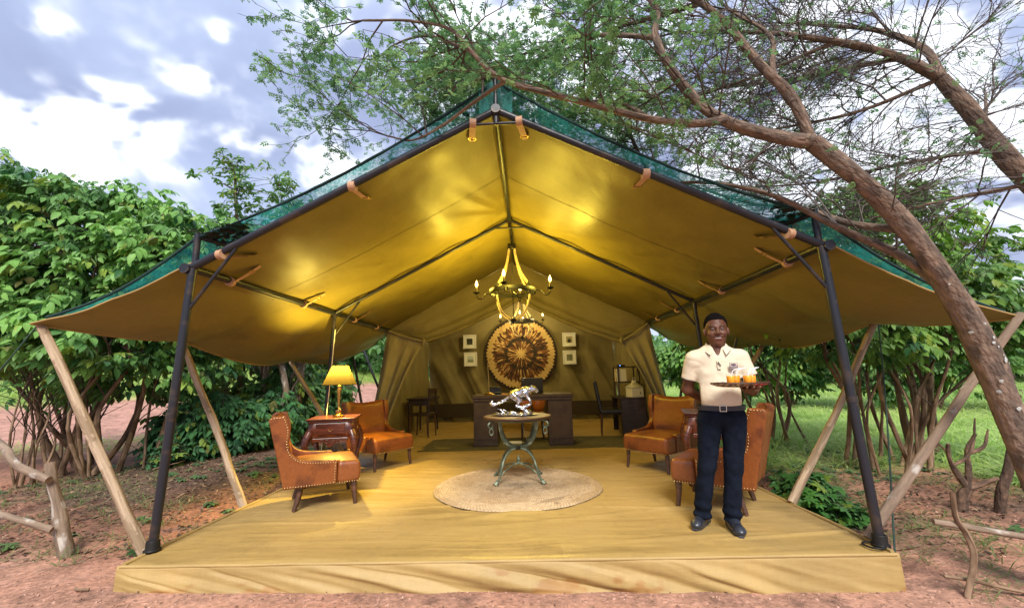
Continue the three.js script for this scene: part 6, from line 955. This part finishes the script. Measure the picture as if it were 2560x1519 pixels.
  // polo shirt
  const wrk = (x, y, z) => 0.006 * fbm(x * 7 + y * 4, y * 9, z * 7, 3) + 0.005 * (1 - 2.2 * Math.abs(fbm(x * 3 + y * 9, y * 6 - x * 5, z * 5 + 3, 2)));
  const shirt = (x, y, z) => {
    let d = ell(x, y, z, [0, 1.20, -0.005], [0.182, 0.30, 0.128]); d = smin(d, cone(Math.abs(x), y, z, [0.04, 1.385, -0.012], [0.17, 1.352, -0.01], 0.085, 0.07), 0.05);
    d = smin(d, ell(x, y, z, [0.005, 1.05, 0.02], [0.175, 0.16, 0.125]), 0.06);
    d = smin(d, cone(x, y, z, SL, [0.224, 1.19, -0.005], 0.073, 0.078), 0.03); d = smin(d, cone(x, y, z, SR, [-0.222, 1.18, -0.055], 0.073, 0.08), 0.03);
    d += wrk(x, y, z);
    d = Math.max(d, 0.955 + 0.006 * Math.sin(x * 22) - y);                                                       // hem
    const cut = (S, E, k) => { const dx = E[0] - S[0], dy = E[1] - S[1], dz = E[2] - S[2], l = Math.hypot(dx, dy, dz); return ((x - S[0]) * dx + (y - S[1]) * dy + (z - S[2]) * dz) / l - l * k; };
    if (x > 0.155) d = Math.max(d, cut(SL, [0.224, 1.19, -0.005], 0.93)); if (x < -0.155) d = Math.max(d, cut(SR, [-0.222, 1.18, -0.055], 0.93));
    const vneck = cone(x, y, z, [0.003, 1.50, 0.09], [0.003, 1.338, 0.128], 0.062, 0.010); d = Math.max(d, -vneck); d = Math.max(d, -cone(x, y, z, [0.005, 1.40, -0.01], [0.01, 1.56, 0.01], 0.062, 0.066));
    return d;
  };
  const cream = std(null, 0.9, { map: tex(256, 256, (u, v) => mul([0.66, 0.57, 0.42], 1 + 0.10 * pfbm(u, v, 60, 60, 2, 3) + 0.10 * pfbm(u, v, 6, 6, 3, 9))) }); cream.map.repeat.set(6, 6);
  const sh = part('polo_shirt', lg(nets(shirt, [-0.38, 0.93, -0.19], [0.36, 1.50, 0.19], 0.0085)), cream, p);
  for (const s of [-1, 1]) part('collar', lg(sheet(14, 6, (u, v) => { const a = lerp(-0.1, 2.55, u), R = 0.072 + 0.032 * v, x = s * Math.sin(Math.PI - a + 0.0) * R * 1.02, z = -Math.cos(Math.PI - a) * -R; const zz = Math.cos(Math.PI - a); return [0.005 + x, lerp(1.520, 1.482, v) - 0.085 * u ** 2.2 - 0.014 * v * u, -0.005 + zz * R * 1.05 + 0.03 * u + 0.0 * z]; })), cream, sh);
  part('collar_piping', [-1, 1].map((s) => lg(tube(Array.from({ length: 14 }, (_, i) => { const u = i / 13, a = lerp(-0.1, 2.55, u), R = 0.1055; return [0.005 + s * Math.sin(Math.PI - a) * R * 1.02, 1.480 - 0.085 * u ** 2.2 - 0.014 * u, -0.005 + Math.cos(Math.PI - a) * R * 1.05 + 0.03 * u]; }), 0.002, 4))), std([0.05, 0.04, 0.05], 0.8), sh);
  part('placket', [lg(sheet(2, 8, (u, v) => [0.002 + lerp(-0.014, 0.014, u), lerp(1.35, 1.27, v), lerp(0.121, 0.134, v)])), ...[1.325, 1.29].map((y) => lg(new THREE.SphereGeometry(0.005, 8, 6).translate(0.002, y, 0.131)))], cream, sh);
  part('clip', lg(tube([[-0.008, 1.325, 0.136], [0.012, 1.295, 0.140]], 0.0045, 6)), blackIron, sh);
  // embroidered chest badge: a tree over two dark bars
  part('badge', lg(sheet(8, 8, (u, v) => { const x = lerp(0.075, 0.138, u), y = lerp(1.318, 1.268, v); return [x, y, 0.139 - 1.45 * (x - 0.04) ** 2 + 0.02 * (1.33 - y)]; })), std(null, 0.8, { map: tex(128, 96, (u, V1) => { const v = 1 - V1, bd = u < 0.05 || u > 0.95 || v < 0.05 || v > 0.95; const crown = Math.hypot((u - 0.5) / 0.36, (v - 0.66) / 0.2) + 0.35 * fbm(u * 14, v * 14, 2, 3) < 1, tr = Math.abs(u - 0.5) < 0.035 && v > 0.42 && v < 0.66, bar = v < 0.42 && v > 0.10 && !(v > 0.245 && v < 0.28), letter = bar && (Math.sin(u * 70) > 0.55) && (Math.abs(v - 0.34) < 0.035 || Math.abs(v - 0.18) < 0.03) && u > 0.15 && u < 0.85; return letter ? [0.6, 0.5, 0.42] : bd || bar || tr ? [0.055, 0.03, 0.06] : crown ? [0.10, 0.07, 0.10] : [0.62, 0.52, 0.42]; }) }), sh);
  for (const [c, S] of [[[0.221, 1.203, -0.003], SL], [[-0.219, 1.193, -0.052], SR]]) part('cuff_band', lg(new THREE.TorusGeometry(0.0765, 0.003, 6, 32).applyQuaternion(new THREE.Quaternion().setFromUnitVectors(V(0, 0, 1), V(c[0] - S[0], c[1] - S[1], c[2] - S[2]).normalize())).translate(...c)), std([0.05, 0.04, 0.05], 0.8), sh);
  // trousers, belt
  const LF = [0.105, 0.03], RF = [-0.105, 0.06];
  const trs = (x, y, z) => {
    let d = ell(x, y, z, [0, 0.90, -0.012], [0.182, 0.13, 0.132]);
    const leg = (hx, kx, fx, fz, kz) => { const low = 0.010 * Math.sin(y * 75 + x * 12) * sstep(0.26, 0.08, y); return smin(cone(x, y, z, [hx, 0.84, -0.005], [kx, 0.48, kz], 0.105, 0.073), cone(x, y, z, [kx, 0.48, kz], [fx, 0.085, fz - 0.03], 0.073, 0.070), 0.03) + low; };
    const l = leg(0.092, 0.105, 0.112, 0.03, 0.012), r = leg(-0.092, -0.095, -0.108, 0.0, 0.02);
    d = smin(d, Math.min(l, r), 0.035);
    d += 0.006 * (1 - 2.4 * Math.abs(fbm(x * 6 + y * 3, y * 7 + x * 3, z * 7, 3)));
    d = Math.max(d, y - 0.985); d = Math.max(d, 0.062 + 0.04 * (-z) * (z < 0 ? 1 : 0.3) - y); return d;
  };
  const navy = phys(null, 1, { specularIntensity: 0.25, map: tex(128, 128, (u, v) => mul([0.006, 0.009, 0.017], 1 + 0.5 * pfbm(u, v, 30, 30, 3, 3))) });
  part('trousers', lg(nets(trs, [-0.24, 0.03, -0.20], [0.24, 1.01, 0.19], 0.0105)), navy, p);
  const beltP = (k, r0) => Array.from({ length: 41 }, (_, i) => { const a = i / 40 * 6.2832; return [Math.sin(a) * (0.178 + r0), k, -0.008 + Math.cos(a) * (0.128 + r0)]; });
  const bl = part('belt', lg(sheet(60, 3, (u, v) => { const a = u * 6.2832; return [Math.sin(a) * 0.186, lerp(0.972, 0.932, v), -0.010 + Math.cos(a) * 0.134]; })), std([0.022, 0.022, 0.028], 0.45), p);
  part('buckle', lg(M(box(0.05, 0.006, 0.006, 0.0, 0.974, 0.128, 0.002), box(0.05, 0.006, 0.006, 0.0, 0.930, 0.128, 0.002), box(0.006, 0.05, 0.006, -0.024, 0.952, 0.128, 0.002), box(0.006, 0.05, 0.006, 0.024, 0.952, 0.128, 0.002))), std([0.7, 0.68, 0.62], 0.25, { metalness: 1 }), bl);
  // shoes
  const shoeMat = phys(null, 0.4, { map: tex(64, 64, (u, v) => mul([0.018, 0.022, 0.034], 1 + 0.5 * pfbm(u, v, 10, 10, 3, 3))), clearcoat: 0.25 }), sole = std([0.035, 0.035, 0.04], 0.8);
  for (const [x, z, turn] of [[0.118, 0.03, 0.16], [-0.112, -0.04, -0.42]]) {
    const f = (X, Y, Z) => { let d = cone(X, Y, Z, [0, 0.045, -0.09], [0, 0.038, 0.12], 0.040, 0.042); d = smin(d, cone(X, Y, Z, [0, 0.08, -0.07], [0, 0.06, 0.04], 0.04, 0.036), 0.03); d = smin(d, ell(X, Y, Z, [0.004, 0.035, 0.13], [0.044, 0.030, 0.05]), 0.02); return Math.max(d, 0.014 - Y) - 0.001 * Math.cos(Z * 60); };
    const place = (g) => g.rotateY(turn).translate(x, 0, z);
    const s = part('shoe', lg(place(nets(f, [-0.07, 0, -0.15], [0.07, 0.14, 0.2], 0.007))), shoeMat, p);
    part('sole', lg(place(boxUV(extrude([[-0.036, -0.13], [0.036, -0.13], [0.045, 0.04], [0.046, 0.13], [0.02, 0.182], [-0.02, 0.182], [-0.042, 0.13], [-0.04, 0.04]].map(([a, b]) => [a * 0.9, -b * 0.95]), 0.020, 0.003)).rotateX(-Math.PI / 2).translate(0, 0.0105, 0))), sole, s);
    part('seam', lg(place(tube(spline([[0, 0.092, 0.03], [0.001, 0.082, 0.08], [0.002, 0.072, 0.12], [0.002, 0.05, 0.168]], 10), 0.0022, 4))), std([0.09, 0.10, 0.13], 0.6), s);
  }
}
// tray, glasses and straws; the man's hand is under the middle of the tray
{
  const c6 = Math.cos(MYAW), s6 = Math.sin(MYAW), W = (x, y, z) => [MAN[0] + MS * (x * c6 + z * s6), MAN[1] + MS * y, MAN[2] + MS * (-x * s6 + z * c6)];
  const T0 = W(0.235, 1.134, 0.325);
  const tray = thing('serving_tray', 'carved oval wooden tray with red end, held on the man\'s palm', 'tray', T0, -3 * D2R);
  const trayMap = tex(512, 256, (u, v) => { const x = u * 2 - 1, sp = fbm(u * 26, v * 16, 3, 3), sc = Math.sin(u * 95 + 2 * fbm(u * 9, v * 9, 1, 2)) * Math.sin(v * 40); let c = mix([0.13, 0.05, 0.018], [0.04, 0.02, 0.01], sstep(-0.1, 0.2, sp)); if (x < -0.25) c = sp > 0.02 ? [0.35, 0.2, 0.07] : [0.03, 0.015, 0.008]; if (x > 0.3) c = mix([0.28, 0.02, 0.02], [0.10, 0.012, 0.012], sstep(0, 0.6, sc)); return c; });
  const tg = sheet(64, 10, (u, v) => { const a = u * 6.2832, k = v * 2, top = k < 1, r = top ? k : 2 - k, lip = 0.02 * sstep(0.72, 1, r); return [Math.cos(a) * 0.205 * r * (1 + 0.015 * Math.sin(a * 12)), (top ? 0.012 : -0.002) + lip - (top ? 0 : 0.004 * sstep(0.9, 0.2, r)), Math.sin(a) * 0.125 * r]; });
  { const q = tg.attributes.position, uv = tg.attributes.uv; for (let i = 0; i < q.count; i++) uv.setXY(i, 0.5 + q.getX(i) / 0.42, 0.5 + q.getZ(i) / 0.26); }
  part('tray_board', tg, phys(null, 0.4, { map: trayMap, clearcoat: 0.3 }), tray);
  part('tray_rim', tube(Array.from({ length: 49 }, (_, i) => { const a = i / 48 * 6.2832; return [Math.cos(a) * 0.206 * (1 + 0.015 * Math.sin(a * 12)), 0.026, Math.sin(a) * 0.125]; }), (k) => 0.006 + 0.002 * Math.sin(k * 140), 6), std([0.06, 0.025, 0.012], 0.5), tray);
  const juice = phys([0.92, 0.36, 0.015], 0.25, { specularIntensity: 0.6 }), glass = phys([1, 1, 1], 0.04, { transmission: 1, thickness: 0, ior: 1.45 });
  const at = (x, z) => [T0[0] + x * Math.cos(-3 * D2R) + z * Math.sin(-3 * D2R), T0[1] + 0.0125, T0[2] - x * Math.sin(-3 * D2R) + z * Math.cos(-3 * D2R)];
  [[-0.075, 0.03, 'leftmost front'], [-0.015, -0.03, 'second from the left, set further back'], [0.045, 0.03, 'third from the left, at the front'], [0.098, -0.025, 'rightmost']].forEach(([x, z, w], i) => {
    const g = thing('juice_glass', `small tumbler of orange juice, ${w} on the tray`, 'glass', at(x, z), 0, 'tumblers of orange juice on the tray');
    part('tumbler', lathe([[0, 0.0005], [0.027, 0.0005], [0.0285, 0.006], [0.031, 0.082], [0.0298, 0.082], [0.0275, 0.008], [0, 0.007]], 28), glass, g);
    part('juice', lathe([[0, 0.0085], [0.0268, 0.0085], [0.0288, 0.066], [0, 0.066]], 28), juice, g);
    const st = thing('drinking_straw', `white bendy straw in the tumbler ${w} on the tray`, 'straw', at(x + 0.004, z), 0.25 * i - 0.3, 'white bendy straws in the juice');
    part('tube', tube(spline([[-0.018, 0.016, 0], [0.008, 0.085, 0.002], [0.016, 0.103, 0.003], [0.032, 0.112, 0.003], [0.078, 0.124, 0.004]], 18), 0.0036, 8), std([0.72, 0.72, 0.76], 0.4), st);
  });
}
renderer.render(scene, camera);
